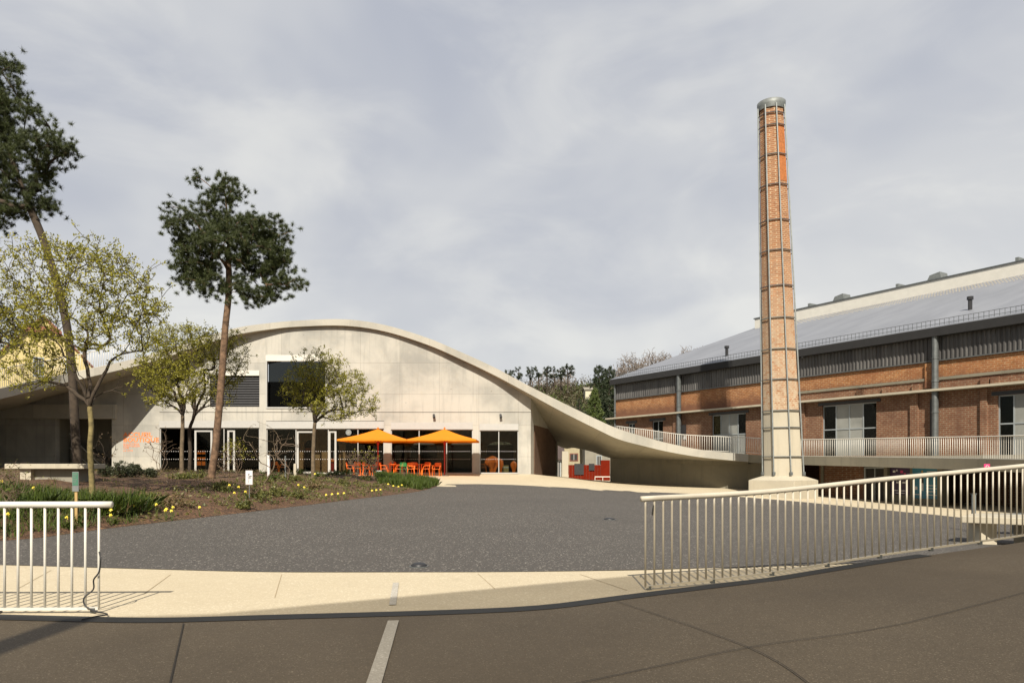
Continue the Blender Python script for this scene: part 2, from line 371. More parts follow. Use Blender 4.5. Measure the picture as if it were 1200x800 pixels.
_A = np.block([[_D + np.eye(len(_g)) * 1e-3, np.ones((len(_g), 1))], [np.ones((1, len(_g))), np.zeros((1, 1))]])
_W = np.linalg.solve(_A, np.append(_g[:, 2], 0))
def G(x, y):
    d = np.hypot(_g[:, 0] - x, _g[:, 1] - y); return float(d @ _W[:-1] + _W[-1])
def dens(poly, step):
    out = []
    for i in range(len(poly)):
        a = np.array(poly[i], float); b = np.array(poly[(i + 1) % len(poly)], float); n = max(1, int(np.linalg.norm(b - a) / step))
        for k in range(n): out.append(tuple(a + (b - a) * k / n))
    return out
def smooth_line(pts, n=8):
    pts = [np.array(p, float) for p in pts]; out = []
    for i in range(len(pts) - 1):
        p0 = pts[max(i - 1, 0)]; p1 = pts[i]; p2 = pts[i + 1]; p3 = pts[min(i + 2, len(pts) - 1)]
        for k in range(n):
            t = k / n; out.append(tuple(.5 * ((2 * p1) + (-p0 + p2) * t + (2 * p0 - 5 * p1 + 4 * p2 - p3) * t * t + (-p0 + 3 * p1 - 3 * p2 + p3) * t ** 3)))
    out.append(tuple(pts[-1])); return out
def inside(poly, x, y):
    c = False; j = len(poly) - 1
    for i in range(len(poly)):
        xi, yi = poly[i]; xj, yj = poly[j]
        if (yi > y) != (yj > y) and x < (xj - xi) * (y - yi) / (yj - yi) + xi: c = not c
        j = i
    return c
def pdist(poly, x, y):
    a = np.array(poly); b = np.roll(a, -1, 0); p = np.array((x, y)); ab = b - a
    t = np.clip(((p - a) * ab).sum(1) / ((ab ** 2).sum(1) + 1e-12), 0, 1); return float(np.min(np.linalg.norm(a + ab * t[:, None] - p, axis=1)))
def sheet(name, poly, step, zf, mat, parent=None):
    b = dens(poly, step); n = len(b); pts = list(b)
    xs = [p[0] for p in b]; ys = [p[1] for p in b]
    x = min(xs) + step / 2
    while x < max(xs):
        y = min(ys) + step / 2
        while y < max(ys):
            if inside(b, x, y) and pdist(b, x, y) > step * .4: pts.append((x, y))
            y += step
        x += step
    vo, _, fo, *_r = delaunay_2d_cdt([Vector((float(p[0]), float(p[1]))) for p in pts], [(i, (i + 1) % n) for i in range(n)], [], 1, 1e-5)
    mb = MB(); mb.add([(v.x, v.y, zf(v.x, v.y)) for v in vo], [tuple(f) for f in fo])
    o = mb.build(name, mat, parent, smooth=True)
    me = o.data
    import bmesh
    bm = bmesh.new(); bm.from_mesh(me); bmesh.ops.recalc_face_normals(bm, faces=bm.faces)
    if sum(f.normal.z for f in bm.faces) < 0: bmesh.ops.reverse_faces(bm, faces=bm.faces)
    bm.to_mesh(me); bm.free(); return o

# foreground ramp height
RX = [-50, 1.0, 3.35, 5.3, 7.8, 10.5, 16, 40]; RZ = [0, 0, .06, .21, .39, .6, .95, .95]
def ramp_z(x, y): return float(np.interp(x, RX, RZ))
drain = smooth_line([(-16, 7.7), (-9, 7.4), (-6.1, 7.24), (-4.5, 7.08), (-3.5, 7.0), (-2.5, 7.12), (0, 7.52), (1.3, 8.2), (3.3, 9.15), (5.3, 9.95), (7.85, 10.8), (10.6, 11.95), (16, 14)], 5)
asph = [p for p in drain] + [(16, -30), (-16, -30)]
o = sheet('asphalt_ramp', asph, .8, ramp_z, M['asphalt']); tag(o, kind='structure')
mb = MB()
for a, b in zip(drain[:-1], drain[1:]):
    za, zb = ramp_z(*a), ramp_z(*b); mb.add([(a[0], a[1], za), (b[0], b[1], zb), (b[0], b[1], -1.5), (a[0], a[1], -1.5)], [(0, 1, 2, 3)])
tag(mb.build('ramp_edge', M['deck_conc']), kind='structure')
# slot drain
def ribbon(name, line, wd, zf, off, mat, thick=0):
    mb = MB(); L = [Vector((p[0], p[1])) for p in line]; vs_ = []
    for i, p in enumerate(L):
        t = (L[min(i + 1, len(L) - 1)] - L[max(i - 1, 0)]).normalized(); n = Vector((-t.y, t.x)) * wd / 2
        for q in (p - n, p + n): vs_.append((q.x, q.y, zf(q.x, q.y) + off))
    mb.add(vs_, [(2 * i, 2 * i + 2, 2 * i + 3, 2 * i + 1) for i in range(len(L) - 1)]); return mb.build(name, mat)
dl = [(p[0], p[1] + .02) for p in drain[:-14]]
tag(ribbon('slot_drain', dl, .23, lambda x, y: max(ramp_z(x, y), 0), .006, M['drain']), 'long black grated slot drain curving between asphalt and pale paving', 'drain')
# pale paving (whole court) and gravel on it
pave = [p for p in drain] + [(27, 14), (27, 60), (18, 80), (-4, 80), (-4, 62), (3.2, 60), (1.4, 50.2), (-40, 50.2), (-40, 8), (-16, 8)]
tag(sheet('pale_paving', pave, 1.5, lambda x, y: G(x, y), M['paving']), kind='structure')
near = [(-14, 11.3), (-10, 11.1), (-7.7, 10.9), (-6, 10.6), (-3.6, 10.2), (-1.8, 10.16), (0, 10.2), (1.7, 10.37), (2.75, 10.6), (3.8, 10.85), (5.6, 11.6), (7.6, 12.6), (10, 14.5), (13, 18)]
far = [(16.5, 23), (17.5, 28), (17.9, 33), (17.2, 36.5), (16, 40), (14.1, 42.6), (12, 44.3), (7.9, 45), (5.2, 44), (2, 42), (0, 40), (-1.8, 38.6), (-3.4, 38.1)]
bedf = [(-3.76, 37.6), (-4.26, 32.9), (-5.77, 26.5), (-6.88, 22.5), (-8.13, 19.2), (-9.26, 16.4), (-10, 14.1), (-14, 12.9)]
gpoly = smooth_line(near, 4) + smooth_line(far, 4) + smooth_line(bedf, 4)
tag(sheet('gravel_court', gpoly, 1.0, lambda x, y: G(x, y) + .008, M['gravel']), kind='structure')
# planting bed
bed = smooth_line(bedf, 4) + [(-26, 12.5), (-34, 30), (-32, 46), (-24, 48.2), (-17, 47.2), (-12, 44.8), (-8.2, 42.3), (-6, 41.2), (-4.1, 39.6)]
def bed_z(x, y):
    d = pdist(bed, x, y) if inside(bed, x, y) else 0.
    zc = np.interp(x, [-20, -9, -5], [1.22, 1.10, .92]); g = G(x, y)
    z = g + max(0, zc - g) * (1 - math.exp(-d / 2.6)) + .012
    if d > .15: z += .035 * math.sin(x * 2.1 + 1.3 * math.sin(y * 1.7)) * math.sin(y * 1.3 + x) + .02 * math.sin(5.1 * x + 3 * y)
    return z
tag(sheet('planting_bed', bed, .55, bed_z, M['mulch']), kind='structure')
# wide terrain and hills
def terr(x, y):
    r = math.hypot(x, y)
    z = -1.6
    yy = max(0, y - 95)
    hx = np.interp(x, [-400, -200, -60, 0, 60, 120, 220, 500], [22, 12, 10, 24, 28, 33, 40, 40])
    z += hx * min(1, (yy / 130)) ** 1.1 if yy > 0 else 0
    if r > 90: z += .5 * math.sin(x * .11) + .6 * math.sin(y * .09 + x * .05)
    return z
mb = MB(); xs = np.concatenate([np.arange(-1500, -200, 130), np.arange(-200, 200, 8), np.arange(200, 1600, 140)]); ys = np.concatenate([np.arange(-600, -40, 80), np.arange(-40, 300, 8), np.arange(300, 1800, 150)])
vv = [(float(x), float(y), float(terr(x, y))) for y in ys for x in xs]; nx = len(xs)
mb.add(vv, [(j * nx + i, j * nx + i + 1, (j + 1) * nx + i + 1, (j + 1) * nx + i) for j in range(len(ys) - 1) for i in range(nx - 1)])
tag(mb.build('hillside', M['hill'], smooth=True), kind='structure')
# raised ground left of / behind the concrete building
mb = MB(); mb.prism([(-90, 54), (-20, 64), (-4, 66), (-6, 110), (-90, 110)], -1.4, .6); tag(mb.build('upper_ground', M['hill']), kind='structure')

# joints, markings
def zr(x, y): return ramp_z(x, y)
def gpt(px, py): Y = 1275 / (py - 545); return (PX(px, Y), Y)
def gline(a, b, n=12):
    A = gpt(*a); B = gpt(*b); return [(A[0] + (B[0] - A[0]) * k / n, A[1] + (B[1] - A[1]) * k / n) for k in range(n + 1)]
for pts in (gline((215, 731), (196, 815)), [(1.15, 7.95), (1.9, 5.9), (2.0, 4.8)], [(-.4, 4.4), (1.7, 5.75), (3.5, 6.5), (7.3, 8.4), (12, 10.5)], ):
    tag(ribbon('asphalt_joint', smooth_line(pts, 6) if len(pts) < 6 else pts, .010, zr, .014, M['joint']), kind='structure')
tag(ribbon('painted_line', gline((461, 728), (434, 815)), .105, zr, .013, M['line_white']), kind='structure')
tag(ribbon('painted_line', gline((464, 683), (460, 709)), .075, lambda x, y: G(x, y), .008, M['line_white']), kind='structure')
tag(ribbon('paving_joint', gline((200, 673), (168, 696), 3), .01, lambda x, y: G(x, y), .004, simple('paving_joint', (.35, .27, .16), .9)), kind='structure')
tag(ribbon('paving_joint', gline((680, 673), (735, 692), 3), .01, lambda x, y: G(x, y), .004, bpy.data.materials['paving_joint']), kind='structure')

for a_, b_ in (((330, 673), (322, 700)), ((560, 672), (580, 690)), ((60, 668), (20, 690))): tag(ribbon('paving_joint', gline(a_, b_, 3), .008, lambda x, y: G(x, y), .004, bpy.data.materials['paving_joint']), kind='structure')
# black domes lying on the gravel
for (px, py, r, lb) in ((491, 664, .12, 'small black rubber dome on the near edge of the gravel'), (714, 609, .16, 'small black rubber dome in the middle of the gravel court')):
    Y = 1275 / (py - 545); x = PX(px, Y); z = G(x, Y)
    Y = (1.5 - z) * F / (py - 545); x = PX(px, Y); z = G(x, Y)
    t = empty('ground_light', (x, Y, z), lb, 'ground light', 'black domes on the gravel')
    m2 = MB(); m2.tube([(x, Y, z), (x, Y, z + .035), (x, Y, z + .06), (x, Y, z + .07)], [r, r, r * .6, r * .2], 14); m2.build('dome', M['black'], t, smooth=True)
    m2 = MB(); m2.tube([(x, Y, z), (x, Y, z + .018)], r * 1.25, 14); m2.build('collar', M['galv_dark'], t)

# ---------------------------------------------------------------- unseen glass canopy and beam, added to shade the foreground
tS = math.tan(R(SUN_EL)); ddx = math.sin(R(2.0)) / math.cos(R(2.0))
def shade_src(x, y, z0, h): k = (h - z0) / tS; return (x - ddx * k, y - k)
H = 9.
edge = [(-16, 7.9, 0), (-9, 7.5, 0), (-6, 7.3, 0), (-4.2, 7.15, 0), (-3.0, 7.35, 0), (-.4, 8.75, 0), (1.9, 10.0, 0), (5, 11.2, 0), (8, 12.5, 0), (26, 18., 0)]
sp = [shade_src(a, b, c, H) for a, b, c in edge]
cn = empty('added_shade_canopy', (3, -8, 0), 'unseen smoky glass canopy added to shade the forecourt', 'canopy')  # added out of view, its edge shaped to cast the foreground shade
gm_, gnt, gb = mat_new('shade_canopy_glass'); gT = NT(gnt); gtr = gT.n('ShaderNodeBsdfTransparent'); gT.L.new(gT.mix(gT.rng(gT.noise(gT.coord(), .35, 4, .6), .35, .65), (.36, .335, .285), (.48, .45, .385)), gtr.inputs[0]); ggl = gT.n('ShaderNodeBsdfGlossy'); ggl.inputs['Roughness'].default_value = .1
gmx = gT.n('ShaderNodeMixShader'); gmx.inputs[0].default_value = .05; gT.L.new(gtr.outputs[0], gmx.inputs[1]); gT.L.new(ggl.outputs[0], gmx.inputs[2]); gT.L.new(gmx.outputs[0], gT.N['Material Output'].inputs[0])
mb = MB(); vv_ = [(p[0], p[1], H) for p in sp] + [(28, -28, H), (-18, -28, H)]; mb.add(vv_, [tuple(range(len(vv_)))]); mb.build('shade_canopy_roof', gm_, cn)
bxx = -4.22 - ddx * (H - .2) / tS
mb = MB(); mb.box(bxx - .16, bxx + .16, -28, shade_src(-4.2, 7.15, 0, H)[1], H - .4, H - .05); mb.build('beam', M['galv_dark'], cn)  # added with the canopy to cast the dark band on the asphalt
for x, y in ((-15, -4), (-15, -26), (24, -26), (24, 2)): mb = MB(); mb.box(x, x + .25, y, y + .25, -.05, H - .06); mb.build('column', M['galv_dark'], cn)

# ---------------------------------------------------------------- concrete hall with the curved roof slab
ST = [(-560, 22, 516, 534, -60, 27, 2.3), (-300, 28, 501, 517, -60, 40, 3.2), (-130, 33, 484, 498, -56, 52, 4.2), (0, 40, 455, 467.5, -46, 62, 4.9), (72, 45, 439, 449.5, -41, 63, 5.6), (110, 46, 431, 440.5, -36, 63, 6.2), (160, 47.5, 419.5, 428.5, -32, 63, 7.4),
      (200, 48.4, 407.5, 416.5, -25, 61, 8.5), (240, 49, 394.5, 403, -23, 62, 9.6), (280, 49.3, 383.5, 391.5, -20, 62, 10.3), (320, 49.6, 378, 385.3, -17.5, 62, 10.7), (350, 49.7, 375.5, 382.6, -15.5, 62, 10.8),
      (403, 49.7, 374, 381.5, -12, 62, 10.9), (450, 49.7, 380.5, 388, -9, 62, 10.5), (500, 49.6, 395.5, 403.5, -6, 62, 9.6), (540, 49.5, 412.3, 420.7, -3.6, 62, 8.6), (580, 49.4, 430.7, 439.8, -.5, 62, 6.2),
      (620, 48.95, 452, 461.3, 3.9, 62, 3.2), (660, 48.6, 472, 483, 5.2, 60.5, 2.95), (700, 48.7, 491.5, 503, 6.5, 59, 2.6), (725, 48.9, 502.3, 514.5, 7.8, 56, 2.03), (755, 49.5, 511.5, 522.5, 10, 55.3, 1.98),
      (785, 50, 519.5, 529.5, 12, 54.6, 1.93), (825, 50.8, 527.2, 536, 14.2, 53.7, 1.85), (877, 51.5, 532, 541, 17.2, 52.8, 1.75)]
BT = {700: 3.5, 725: 3.4, 755: 3.1, 785: 2.8, 825: 2.5, 877: 2.3, 660: 3.5, 620: 3.7}
st3 = []
for (px, Y, yt, yb, bx, by, bz) in ST:
    st3.append((PX(px, Y), Y, PZ(yt, Y), PZ(yb, Y), bx, by, bz, BT.get(px, bz + .5)))
ss = smooth_line(st3, 5)
NV = 12; mb = MB(); nS = len(ss); top = []; bot = []
def lerp(a, b, t): return a + (b - a) * t
for s_ in ss:
    for k in range(NV + 1):
        t = k / NV; zt = lerp(s_[2], s_[7], t); zb = lerp(s_[3], s_[6], t)
        top.append((lerp(s_[0], s_[4], t), lerp(s_[1], s_[5], t), zt)); bot.append((lerp(s_[0], s_[4], t), lerp(s_[1], s_[5], t), zb))
nn = len(top); q = NV + 1; fs = []
for i in range(nS - 1):
    for k in range(NV):
        a = i * q + k; fs.append((a, a + q, a + q + 1, a + 1)); fs.append((nn + a, nn + a + 1, nn + a + q + 1, nn + a + q))
    a = i * q; fs.append((a, nn + a, nn + a + q, a + q)); a = i * q + NV; fs.append((a, a + q, nn + a + q, nn + a))
for k in range(NV):
    fs.append((k, k + 1, nn + k + 1, nn + k)); a = (nS - 1) * q + k; fs.append((a, nn + a, nn + a + 1, a + 1))
mb.add(top + bot, fs)
hall = empty('visitor_centre', (-10, 50, .9), 'low concrete visitor centre under a humped white concrete roof slab', 'building')
M['soffit'] = concrete('concrete_soffit_shade', (.36, .33, .26), .4, (3.2, 50, (0, 25, 0)), .3)  # slab concrete darkened in place of shade on the underside
slab = mb.build('roof_slab', [M['slab'], M['soffit']], hall, smooth=False)
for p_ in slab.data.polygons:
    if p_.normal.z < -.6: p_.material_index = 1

# front wall with openings
W = lambda px: PX(px, 50.)
Z = lambda py: PZ(py, 50.)
zb_ = .80
def soff(x):   # wall top: underside of the slab along y=50
    S_ = [s_ for s_ in ss if s_[5] > 52]; xs_ = [s_[0] + (s_[4] - s_[0]) * ((50 - s_[1]) / (s_[5] - s_[1])) for s_ in S_]; zz = [lerp(s_[3], s_[6], (50 - s_[1]) / (s_[5] - s_[1])) for s_ in S_]; o_ = np.argsort(xs_); xs_ = np.array(xs_)[o_]; zz = np.array(zz)[o_]
    return float(np.interp(x, xs_, zz))
holes = [(W(187), W(304), zb_, Z(493)), (W(312), W(450), zb_, Z(493)), (W(458), W(554), zb_, Z(495)), (W(562), W(607.5), zb_, Z(496.5)),
         (W(246), W(304), Z(476.5), Z(434)), (W(311.5), W(383), Z(478.5), Z(416)), (W(65), W(131), zb_, Z(490.5))]
xl = [W(-150)]; 
cuts = sorted(set([W(-150), W(622)] + [h[0] for h in holes] + [h[1] for h in holes] + list(np.arange(W(-150), W(622), 1.0))))
mb = MB()
for a, b in zip(cuts[:-1], cuts[1:]):
    if b - a < 1e-6: continue
    m_ = (a + b) / 2; hs = sorted([(h[2], h[3]) for h in holes if h[0] - 1e-6 <= m_ <= h[1] + 1e-6]); z = zb_ - .6
    segs = []
    for h in hs:
        if h[0] > z: segs.append((z, h[0]))
        z = h[1]
    for s0, s1 in segs:
        if not (s0 < zb_ and s1 <= zb_ + 1e-6): mb.prism_y([(a, s0), (b, s0), (b, s1), (a, s1)], 50, 50.45)
    ta, tb = soff(a) + .03, soff(b) + .03
    mb.prism_y([(a, z), (b, z), (b, tb), (a, ta)], 50, 50.45)
wall = mb.build('wall', M['concrete'], hall)
# beam on the left, proud of the wall
mb = MB(); mb.box(W(-150), W(137), 49.75, 49.997, Z(490.5), Z(474)); mb.build('beam', M['slab'], hall)
# ledge line joint above glazing (shadow gap)
mb = MB(); mb.box(W(187), W(622), 49.988, 49.999, Z(483.1), Z(482.6)); mb.build('joint_line', M['joint'], hall)
# side return wall of the corner
cx, cy = W(622), 50.
ex, ey = 3.7, 60.5
def srow(name, t0, t1, z0, z1f, mat, thick=.3):
    mb = MB(); vs_ = []; n = 8; d = Vector((ex - cx, ey - cy)).normalized(); nr = Vector((-d.y, d.x)) * thick
    for k in range(n + 1):
        t = lerp(t0, t1, k / n); x = lerp(cx, ex, t); y = lerp(cy, ey, t)
        z1 = z1f(t); z0_ = z0(t) if callable(z0) else z0
        vs_ += [(x, y, z0_), (x, y, z1), (x + nr.x, y + nr.y, z0_), (x + nr.x, y + nr.y, z1)]
    fs_ = []
    for k in range(n): a = 4 * k; fs_ += [(a, a + 4, a + 5, a + 1), (a + 2, a + 3, a + 7, a + 6), (a + 1, a + 5, a + 7, a + 3), (a, a + 2, a + 6, a + 4)]
    fs_ += [(0, 1, 3, 2), (4 * n, 4 * n + 2, 4 * n + 3, 4 * n + 1)]
    mb.add(vs_, fs_); return mb.build(name, mat, hall)
sz = lambda t: lerp(6.25, 3.45, t) + .05
srow('side_wall', 0.0, 1.0, lambda t: 4.35 if t < .99 and sz(t) > 4.4 else sz(t) - .1, sz, M['concrete'])
srow('side_pier', 0.0, .10, .5, lambda t: 4.349, M['concrete'])
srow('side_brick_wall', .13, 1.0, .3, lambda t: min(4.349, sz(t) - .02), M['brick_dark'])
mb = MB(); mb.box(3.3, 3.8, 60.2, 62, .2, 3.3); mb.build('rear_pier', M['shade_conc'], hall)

# window bays
def bay(x0, x1, z0, z1, mull, band, doors=(), y=50.12, hdr=None):
    win = empty('window_bay', (x0, y, z0)); win.parent = hall; win.location = Vector((x0, y, z0)) - worldloc(hall)
    t = .055
    mb = MB()
    mb.box(x0 + .002, x0 + t, y - .05, y + .05, z0, z1); mb.box(x1 - t, x1 - .002, y - .05, y + .05, z0, z1)
    mb.box(x0 + t, x1 - t, y - .05, y + .05, z1 - t, z1 - .002); mb.box(x0 + t, x1 - t, y - .05, y + .05, z0, z0 + .07)
    for m_ in mull: mb.box(m_ - t / 2, m_ + t / 2, y - .052, y + .052, z0 + .07, z1 - t)
    mb.build('frame', M['frame_white'], win)
    for (d0, d1) in doors:
        mb = MB(); k = .13; zt = z1 - .18
        mb.box(d0, d0 + k, y - .07, y + .03, z0 + .02, zt); mb.box(d1 - k, d1, y - .07, y + .03, z0 + .02, zt)
        mb.box(d0 + k, d1 - k, y - .07, y + .03, zt - .1, zt); mb.box(d0 + k, d1 - k, y - .07, y + .03, z0 + .02, z0 + .14)
        mb.build('door_frame', M['frame_white'], win)
        mb = MB(); mb.box(d1 - k - .02, d1 - k + .01, y - .14, y - .11, z0 + .9, z0 + 1.5); mb.build('door_handle', M['galv'], win)
    mb = MB(); mb.box(x0 + t, x1 - t, y - .006, y + .006, z0 + .07, z1 - t); x = x0 + .15
    while x < x1 - .12:
        for zz in (Z(528.6), Z(537.8)): mb.tube([(x, y - .012, zz), (x, y - .007, zz)], .024, 6, mi=1)
        x += .155
    mb.build('pane', [M['glass'], M['print']], win)
    return win
band_z = Z(501.5)
for (a, b, zt, zh, mull, drs) in ((187, 304, 501, 493, (222, 251, 262), ((227.5, 248.5), (266, 275))), (312, 450, 502, 493.5, (346.5, 384.5, 419.2), ((347.5, 368.5), (384.8, 394))),
                         (458, 554, 503, 495, (491, 523.3), ()), (562, 607.5, 504, 496.5, (584.5,), ())):
    bay(W(a), W(b), .93, Z(zt), [W(m_) for m_ in mull], None, [(W(p), W(q_)) for p, q_ in drs])
    mb = MB(); mb.box(W(a) + .003, W(b) - .003, 49.97, 50.2, Z(zt) + .003, Z(zh) - .003); mb.build('header_panel', M['frame_white'], hall)
# upper window
bw = empty('upper_window', (W(311.5), 50.1, Z(478.5))); bw.parent = hall; bw.location = Vector((W(311.5), 50.1, Z(478.5))) - worldloc(hall)
x0, x1, z0, z1 = W(311.5), W(383), Z(478.5), Z(416)
mb = MB(); mb.box(x0 + .003, x1 - .003, 49.96, 50.25, Z(423), z1 - .003); mb.build('blind_box', M['white_metal'], bw)
mb = MB(); t = .09
mb.box(x0 + .003, x0 + t, 49.97, 50.15, z0, Z(423)); mb.box(x1 - t, x1 - .003, 49.97, 50.15, z0, Z(423)); mb.box(x0 + t, x1 - t, 49.95, 50.15, z0 + .003, z0 + .10)
mb.build('frame', M['frame_white'], bw)
mb = MB(); mb.box(x0 + t, x1 - t, 50.30, 50.31, z0 + .1, Z(423)); mb.build('pane', M['glass_up'], bw)
mb = MB(); x = x0 + .2
mb.box(x0 + t, x1 - t, 50.6, 50.63, z0 + 1.0, z0 + 1.04)
while x < x1 - .15: mb.box(x, x + .02, 50.6, 50.62, z0 + .05, z0 + 1.0); x += .12
mb.build('guard_rail', M['galv_dark'], bw)
# louvres
lv = empty('louvred_window', (W(246), 50.1, Z(476.5))); lv.parent = hall; lv.location = Vector((W(246), 50.1, Z(476.5))) - worldloc(hall)
x0, x1, z0, z1 = W(246), W(304), Z(476.5), Z(434)
mb = MB(); mb.box(x0 + .003, x1 - .003, 49.96, 50.25, Z(440), z1 - .003); mb.build('blind_box', M['white_metal'], lv)
mb = MB(); z = z0 + .06
while z < Z(440) - .1: mb.obox(((x0 + x1) / 2, 50.12, z + .07), x1 - x0 - .01, .03, .16, 0, R(-32)); z += .17
mb.build('slats', M['black'], lv)
mb = MB(); mb.box(x0, x1, 50.3, 50.33, z0, z1); mb.build('backing', M['dark_int'], lv)

# interior shell
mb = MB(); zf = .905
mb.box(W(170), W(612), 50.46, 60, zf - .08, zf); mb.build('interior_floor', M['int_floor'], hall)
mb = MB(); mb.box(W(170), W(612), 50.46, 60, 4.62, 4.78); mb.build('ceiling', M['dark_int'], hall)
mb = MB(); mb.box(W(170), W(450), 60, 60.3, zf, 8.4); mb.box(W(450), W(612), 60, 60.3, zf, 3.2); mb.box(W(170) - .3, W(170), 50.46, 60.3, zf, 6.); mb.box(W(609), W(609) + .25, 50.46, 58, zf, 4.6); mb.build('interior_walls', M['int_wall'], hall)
for (a, b, y) in ((340, 398, 51.7), (455, 610, 57.5)):   # brick partitions with arched openings
    mb = MB()
    mb.box(W(a), W(b), y, y + .3, zf + 2.5, 4.61); x = W(a)
    nb = 3 if b > 450 else 2; L = (W(b) - W(a)) / nb
    for k in range(nb + 1): mb.box(W(a) + k * L - (.0 if k == 0 else .45), W(a) + k * L + (.45 if k < nb else 0), y + .001, y + .3, zf, zf + 2.5)
    for k in range(nb):
        xa = W(a) + k * L + .45; xb = W(a) + (k + 1) * L - .45; r = (xb - xa) / 2; xc = (xa + xb) / 2; pl = []
        for j in range(9): an = math.pi * j / 8; pl.append((xc - r * math.cos(an), zf + 2.0 + min(r, .5) * math.sin(an)))
        mb.prism_y(list(reversed(pl + [(xb, zf + 2.499), (xa, zf + 2.499)])), y + .002, y + .299)
    mb.build('interior_brick_wall', M['brick_int'], hall)
mb = MB(); mb.box(W(190), W(222), 54, 54.2, zf, 3.6); mb.build('interior_screen', M['dark_int'], hall)
mb = MB(); mb.box(W(400), W(440), 56, 56.5, zf, 2.0); mb.build('bar_counter', M['dark_int'], hall)
mb = MB(); mb.box(W(462), W(480), 55.5, 56, zf, 2.1); mb.build('bar_counter', M['dark_int'], hall)

# stair recess on the left
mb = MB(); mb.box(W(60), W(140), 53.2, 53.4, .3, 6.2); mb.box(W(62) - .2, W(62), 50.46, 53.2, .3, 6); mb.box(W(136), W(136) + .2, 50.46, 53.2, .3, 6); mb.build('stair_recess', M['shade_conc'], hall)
mb = MB(); 
for k in range(12): mb.box(W(66) + k * .3, W(66) + (k + 1) * .3 + .02, 51.6, 53.1, .5, 3.1 - k * .18)
mb.build('stairs', M['deck_conc'], hall)
mb = MB(); mb.tube([(W(66), 51.5, 3.75), (W(88), 51.5, 2.35), (W(104), 51.5, 1.5)], .03); mb.build('stair_handrail', M['white_metal'], hall)
mb = MB(); mb.tube([(W(66), 51.5, 2.75), (W(104), 51.5, .75)], .02); mb.build('stair_handrail', M['white_metal'], hall)

# wall spotlights
for px in (508.5, 586.5):
    s1 = empty('wall_spotlight', (W(px), 49.9, Z(488)), 'small black spotlight on the concrete wall, ' + ('above the parasols' if px < 550 else 'nearest the passage corner'), 'spotlight', 'spotlights on the concrete wall')
    mb = MB(); mb.box(W(px) - .05, W(px) + .05, 49.96, 49.999, Z(488), Z(485)); mb.build('bracket', M['black'], s1)
    mb = MB(); mb.tube([(W(px), 49.86, Z(485.5)), (W(px) + .04, 49.74, Z(489.5))], [.07, .095], 10); mb.build('lamp_head', M['black'], s1)

# lettering
def lettering(txt, x, z, h, y, name='lettering', label=None, parent=None, wide=1.0, bold=.0, mat=None):
    c = bpy.data.curves.new('t', 'FONT'); c.body = txt; c.size = h / .72; c.offset = bold; c.extrude = .004; c.resolution_u = 2; c.space_character = 1.05
    o = bpy.data.objects.new('t', c); COL.objects.link(o); bpy.context.view_layer.update()
    me = bpy.data.meshes.new_from_object(o.evaluated_get(bpy.context.evaluated_depsgraph_get())); bpy.data.objects.remove(o)
    ob = bpy.data.objects.new(name, me); COL.objects.link(ob); me.materials.clear(); me.materials.append(mat or M['text'])
    me.transform(Matrix.Diagonal((wide, 1, 1, 1)) ); me.transform(Matrix.Rotation(R(90), 4, 'X'))
    if parent: ob.parent = parent; ob.location = Vector((x, y, z)) - worldloc(parent)
    else: ob.location = (x, y, z)
    return ob
sg = empty('wall_lettering', (W(145), 49.99, Z(528)), 'orange ACCUEIL BOUTIQUE lettering painted on the sunlit concrete wall', 'sign')
for txt, py, h, wd, bo in (('ACCUEIL', 511.4, 5.0, 1.17, .012), ('BOUTIQUE', 517.6, 5.0, 1.17, .012), ('BILLETTERIE', 521.3, 2.2, 1.1, .0), ('AUDITORIUM', 523.6, 2.0, 1.1, .0), ('CAFÉ', 525.8, 1.8, 1.1, 0), ('LA CTM', 528.8, 2.0, 1.1, 0)):
    lettering(txt, W(144.5), Z(py), h / 17, 49.993, parent=sg, wide=wd, bold=bo)
sg = empty('wall_notice', (W(120), 53.19, Z(520)), 'small red lettering on the shaded wall beside the stair', 'sign')
for i, t_ in enumerate(('MUSÉE', 'VERRE')): lettering(t_, W(124), Z(517.5 + i * 3.4), .13, 53.19, parent=sg, mat=M['red'])

